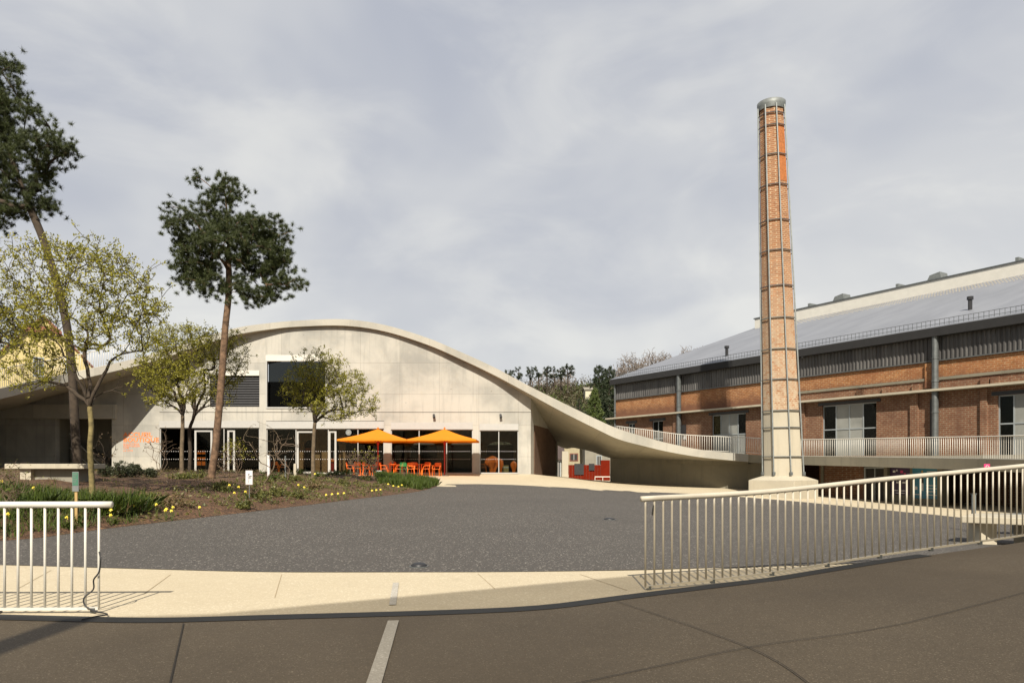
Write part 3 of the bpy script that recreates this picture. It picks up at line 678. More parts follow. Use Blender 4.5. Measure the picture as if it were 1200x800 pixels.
# ---------------------------------------------------------------- railings
def railing(name, path, h, spacing, rb, rt, label, cat='railing', group=None, mat=None, over=0.0, cap=100, start_off=.0, mid=True, bsides=6):
    mat = mat or M['rail_dull']
    pts = [Vector(p) for p in path]; root = empty(name, pts[0], label, cat, group)
    seg = [0]
    for a, b in zip(pts[:-1], pts[1:]): seg.append(seg[-1] + (b - a).length)
    def at(s):
        s = max(0, min(s, seg[-1]))
        i = int(np.searchsorted(seg, s, side='right')) - 1; i = min(i, len(pts) - 2); t = (s - seg[i]) / max(1e-9, seg[i + 1] - seg[i]); return pts[i].lerp(pts[i + 1], t)
    up = Vector((0, 0, 1))
    tp = [p + up * h for p in pts]
    if over: tp[0] = tp[0] + (tp[0] - tp[1]).normalized() * over
    MB().tube(tp, rt, 10).build('top_rail', mat, root, smooth=True)
    mb = MB()
    vs_ = []; n = len(pts)
    for i, p in enumerate(pts):
        t = (pts[min(i + 1, n - 1)] - pts[max(i - 1, 0)]).normalized(); nr = Vector((-t.y, t.x, 0)).normalized() * rb * 1.6
        for q_ in (p - nr + up * .03, p + nr + up * .03, p + nr + up * .055, p - nr + up * .055): vs_.append(q_)
    fs_ = []
    for i in range(n - 1):
        a = 4 * i
        for k in range(4): fs_.append((a + k, a + (k + 1) % 4, a + 4 + (k + 1) % 4, a + 4 + k))
    fs_ += [(3, 2, 1, 0), (4 * n - 4, 4 * n - 3, 4 * n - 2, 4 * n - 1)]
    mb.add(vs_, fs_).build('bottom_rail', mat, root)
    s = start_off; proto = None; cnt = 0; extra = MB()
    while s <= seg[-1] + 1e-6:
        p = at(s)
        if cnt < cap:
            if proto is None:
                m2 = MB(); m2.tube([(0, 0, .05), (0, 0, h - .005)], rb, bsides); proto = m2.build('baluster', mat, root, local=True, smooth=True); o = proto
            else: o = proto.copy(); COL.objects.link(o); o.parent = root
            o.location = p - pts[0]
        else: extra.tube([p + up * .05, p + up * (h - .005)], rb, 4)
        s += spacing; cnt += 1
    if extra.v: tag(extra.build('balusters', mat, root), kind='stuff')
    # fixing feet
    s = .05; 
    while s < seg[-1] and rt > .03:
        p = at(s); m2 = MB(); m2.obox(p + up * .025, .05, .05, .05); m2.build('foot', M['galv_dark'], root); s += .95
    return root
rp = smooth_line([(1.60, 8.70, 0.0), (3.35, 9.45, .06), (5.3, 10.22, .21), (7.8, 11.08, .39), (10.5, 12.25, .6)], 8)
railing('railing', rp, 1.1, .128, .0125, .034, 'long pale steel railing climbing the ramp on the right foreground', over=.06, mat=M['rail_dull'])
lp = smooth_line([(-4.215, 7.4, 0.0), (-5.0, 7.37, 0.0), (-6.2, 7.36, .0), (-8.0, 7.5, 0)], 6)
lr = railing('railing', lp, 1.1, .134, .0135, .034, 'short white steel railing at the left foreground with a black cable', over=.13, mat=M['white_metal'])
cb = [(-4.2, 7.38, .62), (-4.17, 7.35, .55), (-4.19, 7.36, .42), (-4.25, 7.37, .34), (-4.26, 7.38, .24), (-4.33, 7.34, .16), (-4.31, 7.33, .08), (-4.2, 7.31, .03), (-4.1, 7.28, .02), (-4.02, 7.2, .02), (-4.08, 7.12, .02), (-4.15, 7.0, .015)]
tag(MB().tube(smooth_line(cb, 5), .008, 6).build('cable', M['cable'], smooth=True), 'thin black cable hanging down the end of the left railing', 'cable')
cb = [(1.72, 8.76, 1.05), (1.7, 8.74, .98), (1.69, 8.73, .9)]
tag(MB().tube(cb, .01, 6).build('cable_tie', M['cable']), 'short black cable end hanging at the tip of the ramp railing', 'cable')
# deck railings
dp = []
for px, Y, yt in ((722, 58, 499), (755, 56, 503), (800, 54, 509), (850, 52.5, 511.5), (877, 52, 512.6)): dp.append((PX(px, Y), Y, PZ(yt, Y) - 1.1))
dp += [(17.9, 49.9, 2.2), (18.4, 48.4, 2.13)]
railing('railing', smooth_line(dp, 6), 1.1, .17, .017, .026, 'white railing rising left of the chimney along the curved slab', 'railing', 'railings of the upper deck', M['white_metal'], cap=90, bsides=5)
DE = [(16.78, 51.5, 2.27), (17.7, 49.9, 2.18), (18.25, 48.3, 2.12), (PX(945, 46.7), 46.7, 2.08), (PX(1000, 43.2), 43.2, 2.0), (PX(1060, 39.6), 39.6, 1.92), (PX(1130, 35.8), 35.8, 1.83), (PX(1200, 32), 32, 1.74), (22.8, 28, 1.66), (22.2, 22, 1.6)]
de = smooth_line(DE, 5)
ep = [(p[0] + .12, p[1] + .05, p[2] - .02) for p in de[10:]]
railing('railing', ep, 1.1, .145, .015, .026, 'pale railing of the upper deck right of the chimney', 'railing', 'railings of the upper deck', M['white_metal'], cap=99, bsides=5)
# railing on left slab
lpth = []
for px, Y, yb in ((-60, 37.4, 468.5), (0, 40.3, 454), (72, 45.2, 439), (110, 46.2, 430.7), (160, 47.7, 420)): lpth.append((PX(px, Y), Y + .15, PZ(yb, Y) - .02))
railing('railing', smooth_line(lpth, 5), 1.1, .15, .015, .026, 'white railing on the sloping slab at the left, before the yellow house', 'railing', None, M['white_metal'], cap=99, bsides=5)

# ---------------------------------------------------------------- deck, retaining wall, lower storey
HX, HY, HA = 10.2, 71.3, math.atan2(-.859, .512)
def S(px): u = (px - 600) / F; return (HY * u - HX) / (.512 + .859 * u)
def HZ(px, py): return PZ(py, HY - .859 * S(px))
def hallpt(s, off=0): return (HX + .512 * s - .859 * off, HY - .859 * s - .512 * off)
deck = empty('upper_deck', (20, 45, 0), 'curved concrete deck in front of the brick hall', 'deck')
mb = MB(); n = len(de); vs_ = []
for i, p in enumerate(de):
    s = lerp(16, 48, i / (n - 1)); wx, wy = hallpt(s, .0); vs_ += [p, (p[0], p[1], p[2] - .56), (wx, wy, 2.1), (wx, wy, 1.6)]
fs_ = []
for i in range(n - 1): a = 4 * i; fs_ += [(a, a + 2, a + 6, a + 4), (a + 1, a + 5, a + 7, a + 3), (a, a + 4, a + 5, a + 1), (a + 2, a + 3, a + 7, a + 6)]
fs_ += [(0, 1, 3, 2), (4 * n - 4, 4 * n - 2, 4 * n - 1, 4 * n - 3)]
mb.add(vs_, fs_).build('deck_slab', M['deck_conc'], deck)
mb = MB(); a = [(8.3, 58, 3.4), (10.2, 56, 3.05), (12.7, 54, 2.6), (15.4, 52.9, 2.35), (17, 52.2, 2.28)]; b = [hallpt(2), hallpt(6), hallpt(10), hallpt(14), hallpt(18)]
vs_ = []
for p, q_ in zip(a, b): vs_ += [p, (q_[0], q_[1], 2.2), (p[0], p[1], 1.6), (q_[0], q_[1], 1.6)]
fs_ = []
for i in range(4): k = 4 * i; fs_ += [(k, k + 1, k + 5, k + 4), (k, k + 4, k + 6, k + 2), (k + 2, k + 6, k + 7, k + 3)]
mb.add(vs_, fs_).build('rear_slab', M['deck_conc'], deck)
rw = [(7.6, 56.1), (10, 55.4), (12, 54.7), (14.2, 53.8), (17.2, 52.9), (18.6, 50.6), (19.3, 49.3)]; rwz = [2.1, 2.05, 2.0, 1.92, 1.85, 1.7, 1.6]
mb = MB(); vs_ = []
for (x, y), z in zip(rw, rwz): vs_ += [(x, y, -1.2), (x, y, z), (x + .2, y + .4, -1.2), (x + .2, y + .4, z)]
fs_ = []
for i in range(len(rw) - 1): k = 4 * i; fs_ += [(k, k + 4, k + 5, k + 1), (k + 2, k + 3, k + 7, k + 6), (k + 1, k + 5, k + 7, k + 3)]
fs_ += [(0, 1, 3, 2)]
tag(mb.add(vs_, fs_).build('retaining_wall', M['deck_conc']), 'brown grey concrete wall under the low end of the roof slab', 'wall')
# lower storey behind the deck edge
lower = empty('lower_storey', (23, 40, -.6), 'shaded ground floor front with piers under the deck', 'building')
off = []
for i in range(0, len(de)):
    p = Vector(de[i][:2]); t = (Vector(de[min(i + 1, n - 1)][:2]) - Vector(de[max(i - 1, 0)][:2])).normalized(); nr = Vector((-t.y, t.x)); q_ = p + nr * 2.4; off.append((q_.x, q_.y))
lowpts = off[12:]
def lowat(px):
    u = (px - 600) / F
    for (a, b) in zip(lowpts[:-1], lowpts[1:]):
        ua, ub = a[0] / a[1], b[0] / b[1]
        if min(ua, ub) <= u <= max(ua, ub):
            t = (u - ua) / (ub - ua); return Vector((lerp(a[0], b[0], t), lerp(a[1], b[1], t)))
    return Vector(lowpts[0] if u < lowpts[0][0] / lowpts[0][1] else lowpts[-1])
def lowpanel(name, pa, pb, z0, z1, mat, push=0., parent=lower, thick=.12):
    a = lowat(pa); b = lowat(pb); d = (b - a).normalized(); nr = Vector((d.y, -d.x))
    if nr.dot(a) > 0: nr = -nr
    a = a + nr * push; b = b + nr * push; mb = MB(); mb.prism([(a.x, a.y), (b.x, b.y), (b.x - nr.x * thick, b.y - nr.y * thick), (a.x - nr.x * thick, a.y - nr.y * thick)], z0, z1)
    return mb.build(name, mat, parent)
lowpanel('wall', 948, 1012, -1.2, 1.52, M['brick_red'])
lowpanel('door', 1013.5, 1037, -.75, 1.30, M['dark_int'], -.05)
for pa, pb in ((1013, 1014.5), (1025, 1026), (1036.5, 1038)): lowpanel('door_frame', pa, pb, -.75, 1.3, M['frame_grey'], .03)
lowpanel('door_frame', 1013, 1038, 1.3, 1.38, M['frame_grey'], .03)
lowpanel('wall', 1038, 1107, -1.2, 1.52, M['deck_conc'], -.02)
lowpanel('pier', 1039, 1043, -1.1, 1.51, M['deck_conc'], .22, thick=.3); lowpanel('pier', 1102, 1107.5, -1.1, 1.5, M['deck_conc'], .22, thick=.3); lowpanel('pier', 946, 951, -1.1, 1.51, M['deck_conc'], .2, thick=.3); lowpanel('pier', 963, 966, -1.1, 1.51, M['deck_conc'], .1, thick=.3)
# deep dark recess with back wall and glass front on the far right
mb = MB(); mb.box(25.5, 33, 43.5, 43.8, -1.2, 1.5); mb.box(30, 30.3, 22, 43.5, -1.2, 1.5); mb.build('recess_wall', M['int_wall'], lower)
pz = lambda px, py: PZ(py, lowat(px).y)
ps = empty('poster', (lowat(1054).x, lowat(1054).y, 0), 'dark purple poster on the shaded wall under the deck', 'poster')
lowpanel('sheet', 1044, 1066.5, pz(1055, 579.5), pz(1055, 548), M['poster_purple'], .04, ps, .03)
rnd = random.Random(3)
for (a, b, y0, y1) in ((1047, 1050, 551, 553.5), (1051, 1052.5, 550, 552), (1056, 1059, 551, 554), (1060, 1062, 554, 555.5), (1051, 1056, 564, 566), (1058, 1063, 564, 566), (1046, 1053, 574, 575), (1055, 1062, 574, 575.2), (1050, 1061, 577, 577.8)):
    lowpanel('print', a, b, pz(1055, y1), pz(1055, y0), M['pink'] if 1055 < a < 1061 and y0 < 560 else M['print'], .05, ps, .008)
ps = empty('poster', (lowat(1086).x, lowat(1086).y, 0), 'blue poster with pale print beside the purple one', 'poster')
lowpanel('sheet', 1070, 1101.5, pz(1086, 584), pz(1086, 548), M['poster_blue'], .04, ps, .03)
for (a, b, y0, y1, m_) in ((1080.5, 1082.5, 551, 555, 'wood'), (1079, 1083, 556, 566, 'black'), (1080, 1083, 566, 575, 'print'), (1073, 1076, 570, 574, 'print'), (1072, 1079, 579, 580, 'print'), (1087, 1098, 552, 553, 'print'), (1087, 1096, 555, 556, 'print'), (1086, 1098, 568, 569, 'print'), (1086, 1099, 571.5, 572.5, 'print'), (1086, 1097, 575, 576, 'print'), (1086, 1099, 579, 580, 'print')):
    lowpanel('print', a, b, pz(1086, y1), pz(1086, y0), M[m_], .05, ps, .008)
sp_ = P(1156.5, 547, 33.4)
ps = empty('hanging_sign', sp_, 'small pink square sign hanging under the deck edge', 'sign')
mb = MB(); mb.box(sp_[0] - .14, sp_[0] + .14, sp_[1] - .02, sp_[1] + .02, sp_[2] - .14, sp_[2] + .14); bevel(mb.build('panel', M['pink'], ps), .03)
mb = MB(); mb.tube([(sp_[0] + .07 * math.cos(a_ * .6), sp_[1] - .03, sp_[2] + .07 * math.sin(a_ * .6)) for a_ in range(9)], .014, 5); mb.build('symbol', M['print'], ps)
mb = MB(); mb.tube([(sp_[0], sp_[1], sp_[2] + .14), (sp_[0], sp_[1], sp_[2] + .3)], .012, 5); mb.build('hanger', M['black'], ps)

# bench slab and post by the ramp, on the right
bx = empty('concrete_table', (12, 17, -.4), 'long pale concrete slab bench on block feet behind the ramp railing', 'bench')
mb = MB(); mb.prism([(PX(1127, 17.2), 17.2), (PX(1230, 16.2), 16.2), (PX(1230, 17.3), 17.5), (PX(1140, 18.2), 18.2)], .14, .30); bevel(mb.build('slab', M['pale_conc'], bx), .015)
for a in (1150, 1205): mb = MB(); mb.box(PX(a, 17.1), PX(a, 17.1) + .4, 17.15, 17.6, -.6, .139); mb.build('foot', M['pale_conc'], bx)
bx = empty('low_bench', (13, 20, -.4), 'grey steel bench standing beyond the pale slab bench', 'bench')
mb = MB(); mb.box(PX(1152, 20), PX(1235, 20), 19.8, 20.4, .05, .15); mb.build('seat', M['galv'], bx)
for a in (1156, 1196): mb = MB(); mb.box(PX(a, 20), PX(a, 20) + .08, 19.85, 20.35, -.55, .049); mb.build('leg', M['galv'], bx)
c_ = P(1141, 608, 21)
bx = empty('bollard', c_, 'thin grey steel post beside the slab bench at the right', 'bollard')
mb = MB(); mb.box(c_[0] - .05, c_[0] + .05, c_[1] - .03, c_[1] + .03, -.6, PZ(579, 21)); mb.build('post', M['galv'], bx)
mb = MB(); mb.box(c_[0] - .065, c_[0] + .065, c_[1] - .045, c_[1] + .045, PZ(579, 21) + .001, PZ(579, 21) + .03); mb.build('cap', M['galv_dark'], bx)

# ---------------------------------------------------------------- brick hall
bhall = empty('brick_hall', (HX, HY, 0), 'long old brick hall with grey metal roof on the right', 'building', rz=HA)
Lh = 52.; zg = 1.0; ze = 9.4
wins = [(S(736), S(744), 2.2, HZ(740, 496)), (S(764), S(777), 2.2, HZ(770, 493)), (S(834), S(874), 2.2, HZ(854, 485)), (S(963.5), S(1027), 2.15, HZ(990, 473.5)), (S(1169), S(1245), 2.1, HZ(1185, 462))]
def wallseg(name, z0, z1, mat, y0, y1, holes_=()):
    mb = MB(); cuts_ = sorted(set([0, Lh] + [h[0] for h in holes_] + [h[1] for h in holes_]))
    for a, b in zip(cuts_[:-1], cuts_[1:]):
        m_ = (a + b) / 2; hh = [h for h in holes_ if h[0] <= m_ <= h[1]]
        if hh:
            if hh[0][2] > z0: mb.box(a, b, y0, y1, z0, hh[0][2])
            mb.box(a, b, y0, y1, hh[0][3], z1)
        else: mb.box(a, b, y0, y1, z0, z1)
    return mb.build(name, mat, bhall, local=True)
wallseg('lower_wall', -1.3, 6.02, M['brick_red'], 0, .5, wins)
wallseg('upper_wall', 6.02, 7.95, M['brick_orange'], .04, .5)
mb = MB(); mb.box(18.8, Lh, .02, .039, 6.20, 6.72); mb.build('brick_frieze', M['brick_red'], bhall, local=True)
mb = MB(); mb.box(18.8, Lh, -.06, .038, 6.72, 6.90); mb.build('string_course', M['deck_conc'], bhall, local=True)
mb = MB(); mb.box(-.9, Lh, -.62, -.001, 6.02, 6.15); mb.build('ledge', M['pale_conc'], bhall, local=True)
mb = MB(); x = 0
vs_ = []; kk = 0
while x < Lh: vs_ += [(x, -.06 if kk % 4 < 2 else .0)]; kk += 1; x += .085 if kk % 2 else .045
fs_ = [(2 * i, 2 * i + 2, 2 * i + 3, 2 * i + 1) for i in range(len(vs_) - 1)]
mb.add([p for v in vs_ for p in ((v[0], v[1], 7.96), (v[0], v[1], 9.36))], fs_); mb.build('cladding', M['clad'], bhall, local=True)
mb = MB(); mb.box(0, Lh, -.10, .3, 7.88, 7.955); mb.build('cladding_rail', M['galv_dark'], bhall, local=True)
mb = MB(); mb.box(-.25, Lh, -.55, -.07, 9.36, 9.88); M['matt_black'] = simple('matt_black', (.018, .018, .019), .9); mb.build('gutter_fascia', M['matt_black'], bhall, local=True)
# gable end and back
RW, RZ_ = 20.6, 17.0
mb = MB(); mb.add([(0.01, .01, -1.3), (0.01, 2 * RW, -1.3), (0.01, 2 * RW, 9.3), (0.01, RW, RZ_ - .1), (0.01, .01, 9.3)], [(0, 1, 2, 3, 4)]); mb.add([(Lh, .01, -1.3), (Lh, 2 * RW, -1.3), (Lh, 2 * RW, 9.3), (Lh, RW, RZ_ - .1), (Lh, .01, 9.3)], [(4, 3, 2, 1, 0)])
mb.add([(0, 2 * RW, -1.3), (Lh, 2 * RW, -1.3), (Lh, 2 * RW, 9.3), (0, 2 * RW, 9.3)], [(3, 2, 1, 0)])
mb.build('gable_walls', M['brick_red'], bhall, local=True)
mb = MB(); rz0 = 9.80
def roofpl(y0, z0, y1, z1): mb.add([(-.3, y0, z0), (Lh, y0, z0), (Lh, y1, z1), (-.3, y1, z1), (-.3, y0, z0 + .12), (Lh, y0, z0 + .12), (Lh, y1, z1 + .12), (-.3, y1, z1 + .12)], [(3, 2, 1, 0), (4, 5, 6, 7), (0, 1, 5, 4), (1, 2, 6, 5), (2, 3, 7, 6), (3, 0, 4, 7)])
roofpl(-.5, rz0, RW, RZ_); roofpl(2 * RW + .5, rz0, RW, RZ_)
slope = (RZ_ - rz0) / (RW + .5)
def rz_at(y): return rz0 + (y + .5) * slope + .12
for r in range(6):
    y = RW - 1.7 - r * .55; x = 3.2 + r * .8 + (.25 if r % 2 else 0)
    while x < 40: mb.box(x, x + .10, y, y + .05, rz_at(y), rz_at(y) + .07, 1); x += .5
rf = mb.build('roof', [M['roof'], M['rail_dull']], bhall, local=True)
mb = MB(); x = .4
vs_ = []; kk = 0
mb.box(.4, Lh, RW - 1.2, RW + 1.2, RZ_ - .75, 17.78)
mb.build('ridge_monitor', M['white_metal'], rf, local=True)
mb = MB(); mb.box(.3, Lh, RW - 1.3, RW + 1.3, 17.785, 17.88); mb.build('monitor_cap', M['galv_dark'], rf, local=True)
mb = MB()
for zz in (.12, .38): mb.tube([(0, -.2, rz_at(-.2) + zz), (Lh, -.2, rz_at(-.2) + zz)], .016, 4)
x = 0
while x < Lh: mb.box(x, x + .02, -.21, -.19, rz_at(-.2), rz_at(-.2) + .38); x += .28
mb.build('snow_fence', M['galv_dark'], rf, local=True)
def ridge_s(px): u = (px - 600) / F; X0 = HX + .859 * RW; Y0 = HY + .512 * RW; return (Y0 * u - X0) / (.512 + .859 * u)
for a, b in ((951, 993), (1054, 1107), (1194, 1250)):
    sa, sb = ridge_s(a), ridge_s(b); mb = MB()
    mb.box(sa, sb, RW - .5, RW + .5, 17.9, 18.05); mb.box(sa, sa + .25, RW - .6, RW + .6, 18.051, 18.35)
    mb.add([(sb - 1.2, RW - .6, 18.06), (sb, RW - .6, 18.06), (sb, RW + .6, 18.06), (sb - 1.2, RW + .6, 18.06), (sb - 1.0, RW - .6, 18.45), (sb - .1, RW - .6, 18.6), (sb - .1, RW + .6, 18.6), (sb - 1.0, RW + .6, 18.45)], [(0, 3, 2, 1), (4, 5, 6, 7), (0, 1, 5, 4), (1, 2, 6, 5), (2, 3, 7, 6), (3, 0, 4, 7)])
    mb.build('ridge_vent', M['galv'], rf, local=True)
for px, py in ((1136.5, 363), (851.5, 417)):
    best = None
    for yi in np.arange(0, RW, .1):
        for si in np.arange(0, 40, .1):
            X = HX + .512 * si + .859 * yi; Y = HY - .859 * si + .512 * yi; u = 600 + F * X / Y; v = 545 - F * (rz_at(yi) - 1.5) / Y; e = abs(u - px) + abs(v - py)
            if best is None or e < best[0]: best = (e, si, yi)
    _, si, yi = best; z = rz_at(yi) - .1; mb = MB(); mb.tube([(si, yi, z), (si, yi, z + .75)], .13, 8); mb.tube([(si, yi, z + .75), (si, yi, z + .95)], .2, 8); mb.build('vent_pipe', M['black'], rf, local=True)
# pipes
for px, r in ((798.5, .2), (1099, .19), (723.5, .09)):
    s = S(px); mb = MB(); mb.tube([(s, -.30, 9.5), (s, -.30, 2.0)], r, 10)
    for z in (8.0, 6.6, 4.7, 3.0): mb.tube([(s, -.30, z), (s, -.30, z + .08)], r + .03, 10)
    mb.build('downpipe', M['galv_dark'], bhall, local=True, smooth=False)
# pilasters and scars
for a, b in ((1068, 1077), (1150, 1158), (790, 795), (940, 944)):
    mb = MB(); mb.box(S(a), S(b), -.16, -.001, 1.2, 6.0); mb.build('pilaster', M['brick_red'], bhall, local=True)
mb = MB(); mb.box(S(1085), S(1094), -.12, .037, 6.3, 7.8); mb.build('pilaster', M['brick_orange'], bhall, local=True)
for a in (1005, 1035, 1070, 1150, 1162, 1005):
    mb = MB(); mb.box(S(a), S(a) + .45, -.14, .018, 6.2, 6.6); mb.build('corbel', M['brick_red'], bhall, local=True)
mb = MB(); mb.box(S(1090), S(1094.5), -.02, -.001, 2.1, 5.6); mb.build('shadow_strip', M['black'], bhall, local=True)  # flat black strip standing in for the shadowed recess by the downpipe
# windows
for i, (a, b, z0, z1) in enumerate(wins):
    big = b - a > 1.5
    fr = MB(); y0, y1 = .12, .20; t = .07
    cols = 4 if big else 2
    fr.box(a, a + t, y0, y1, z0, z1); fr.box(b - t, b, y0, y1, z0, z1); fr.box(a, b, y0 - .002, y1, z1 - t, z1)
    for k in range(1, cols): xx = lerp(a, b, k / cols); fr.box(xx - t / 2, xx + t / 2, y0, y1, z0, z1)
    zm = lerp(z0, z1, .52); fr.box(a, b, y0 - .001, y1, zm - .04, zm + .04)
    f = fr.build('window', M['frame_grey'], bhall, local=True)
    mb = MB(); mb.box(a, b, .45, .6, z0, z1); mb.build('backing', M['dark_int'], f, local=True)
    for k in range(cols):
        xa, xb = lerp(a, b, k / cols), lerp(a, b, (k + 1) / cols)
        for j, (za, zb2) in enumerate(((z0, zm), (zm, z1))):
            mb = MB(); mb.box(xa + .01, xb - .01, .155, .165, za, zb2)
            frosted = big and (k in (1, 2) or (i == 2 and j == 0)) 
            mb.build('pane', M['frost'] if frosted else M['glass'], f, local=True)
    mb = MB(); mb.box(a - .3, b + .3, -.05, .12, z1 + .002, z1 + .22); mb.build('lintel', M['black'], bhall, local=True)
tg = empty('wall_notice', (0, 0, 0), 'small white notice on the brick wall beside the far downpipe', 'sign')
xx, yy = hallpt(S(803), .05); mb = MB(); mb.obox((xx, yy, HZ(803, 512.5)), .35, .03, .3, HA); tg.location = (xx, yy, HZ(803, 512.5)); mb.build('panel', M['frame_white'], tg)
mb = MB(); xx, yy = hallpt(S(802), .15); mb.obox((xx, yy, HZ(802, 503)), .5, .25, .75, HA); lt_ = empty('wall_lantern', (xx, yy, HZ(802, 503)), 'dark box lantern on the brick wall above the small notice', 'lantern'); mb.build('housing', M['black'], lt_)
mb = MB(); mb.obox((xx - .03, yy - .13, HZ(802, 505)), .3, .02, .3, HA); mb.build('face', M['frost'], lt_)

# ---------------------------------------------------------------- chimney
CXc, CYc = 16.83, 45.
ch = empty('factory_chimney', (CXc, CYc, -.6), 'tall tapering brick chimney braced with steel hoops on a white concrete base', 'chimney')
sc_ = F / CYc
def cz(py): return 1.5 + (545 - py) / sc_
zt_, zb0 = cz(126), cz(560)
def ccen(z): t = (z - zb0) / (zt_ - zb0); return (CXc - .74 * max(0, t), CYc)
def crad(z): t = (z - zb0) / (zt_ - zb0); return lerp(1.19, .735, t)
def octo(z, r, ph=-math.pi / 2):
    c = ccen(z); return [(c[0] + r * math.cos(ph + k * math.pi / 4), c[1] + r * math.sin(ph + k * math.pi / 4), z) for k in range(8)]
def oct_tube(name, z0, z1, extra, mat, parent, caps=True, nseg=6):
    mb = MB(); rings = []
    for i in range(nseg + 1): z = lerp(z0, z1, i / nseg); rings.append(octo(z, crad(z) + extra))
    vs_ = [p for r in rings for p in r]; fs_ = [(i * 8 + k, i * 8 + (k + 1) % 8, (i + 1) * 8 + (k + 1) % 8, (i + 1) * 8 + k) for i in range(nseg) for k in range(8)]
    if caps: fs_ += [tuple(reversed(range(8))), tuple(range(nseg * 8, nseg * 8 + 8))]
    o = mb.add(vs_, fs_).build(name, mat, parent); return o
zc = cz(482)
oct_tube('brick_shaft', zc, zt_, 0, M['brick_chim'], ch)
oct_tube('concrete_shaft', zb0 - .1, zc - .003, .0, M['pale_conc'], ch)
# the fresher repaired face (front right, upper part)
mb = MB(); za, zb1 = cz(217), cz(152); A = octo(za, crad(za) + .012); B = octo(zb1, crad(zb1) + .012)
mb.add([A[0], A[1], B[1], B[0]], [(0, 1, 2, 3)]); mb.build('repaired_brick', M['brick_fresh'], ch)
hoops = [138, 152, 186, 221, 262, 297, 338, 375, 411, 446, 482, 501.5, 535]
for py in hoops:
    z = cz(py); r = octo(z, crad(z) + .085); r = r + [r[0]]; mb = MB()
    for a, b in zip(r[:-1], r[1:]): mb.tube([a, b], .034, 6)
    mb.build('hoop', M['galv_dark'], ch)
for k in range(8):
    mb = MB(); pts_ = []
    for i in range(8): z = lerp(cz(554.5), cz(128), i / 7); pts_.append(octo(z, crad(z) + .10)[k])
    mb.tube(pts_, .046, 4, phase=.7); mb.build('upright', M['galv'], ch)
    mb = MB(); mb.obox(pts_[0], .16, .16, .2); mb.build('foot_bracket', M['galv_dark'], ch)
mb = MB(); c = ccen(zt_); rr = crad(zt_) - .0
vs_ = []; N_ = 28
for (r, z) in ((rr + .04, zt_ - .28), (rr + .10, zt_ - .02), (rr + .12, zt_ + .22), (rr + .02, zt_ + .24), (rr - .12, zt_ + .1)):
    for k in range(N_): a = 2 * math.pi * k / N_; vs_.append((c[0] + r * math.cos(a), c[1] + r * math.sin(a), z))
mb.add(vs_, [(i * N_ + k, i * N_ + (k + 1) % N_, (i + 1) * N_ + (k + 1) % N_, (i + 1) * N_ + k) for i in range(4) for k in range(N_)]); mb.build('crown_ring', M['galv'], ch, smooth=True)
# plinth: rotated square with a shallow pyramid top
ang = [R(-90 + 4), R(4), R(94), R(184)]; rp_ = 2.12
sq = [(CXc + rp_ * math.cos(a), CYc + rp_ * math.sin(a)) for a in (R(-94), R(-4), R(86), R(176))]
mb = MB(); mb.prism(sq, -1.3, cz(562.5)); ob = mb.build('plinth', M['pale_conc'], ch); bevel(ob, .03)
mb = MB(); zz0 = cz(562.5) + .002; n8 = octo(cz(557.5), 1.3)
vs_ = [(p[0], p[1], zz0) for p in sq] + n8
# build frustum as convex hull
import bmesh
bm = bmesh.new(); [bm.verts.new((v[0] - CXc, v[1] - CYc, v[2] + .6)) for v in vs_]; bmesh.ops.convex_hull(bm, input=bm.verts); me = bpy.data.meshes.new('plinth_top'); bm.to_mesh(me); bm.free(); me.materials.append(M['pale_conc'])
o = bpy.data.objects.new('plinth_top', me); COL.objects.link(o); o.parent = ch

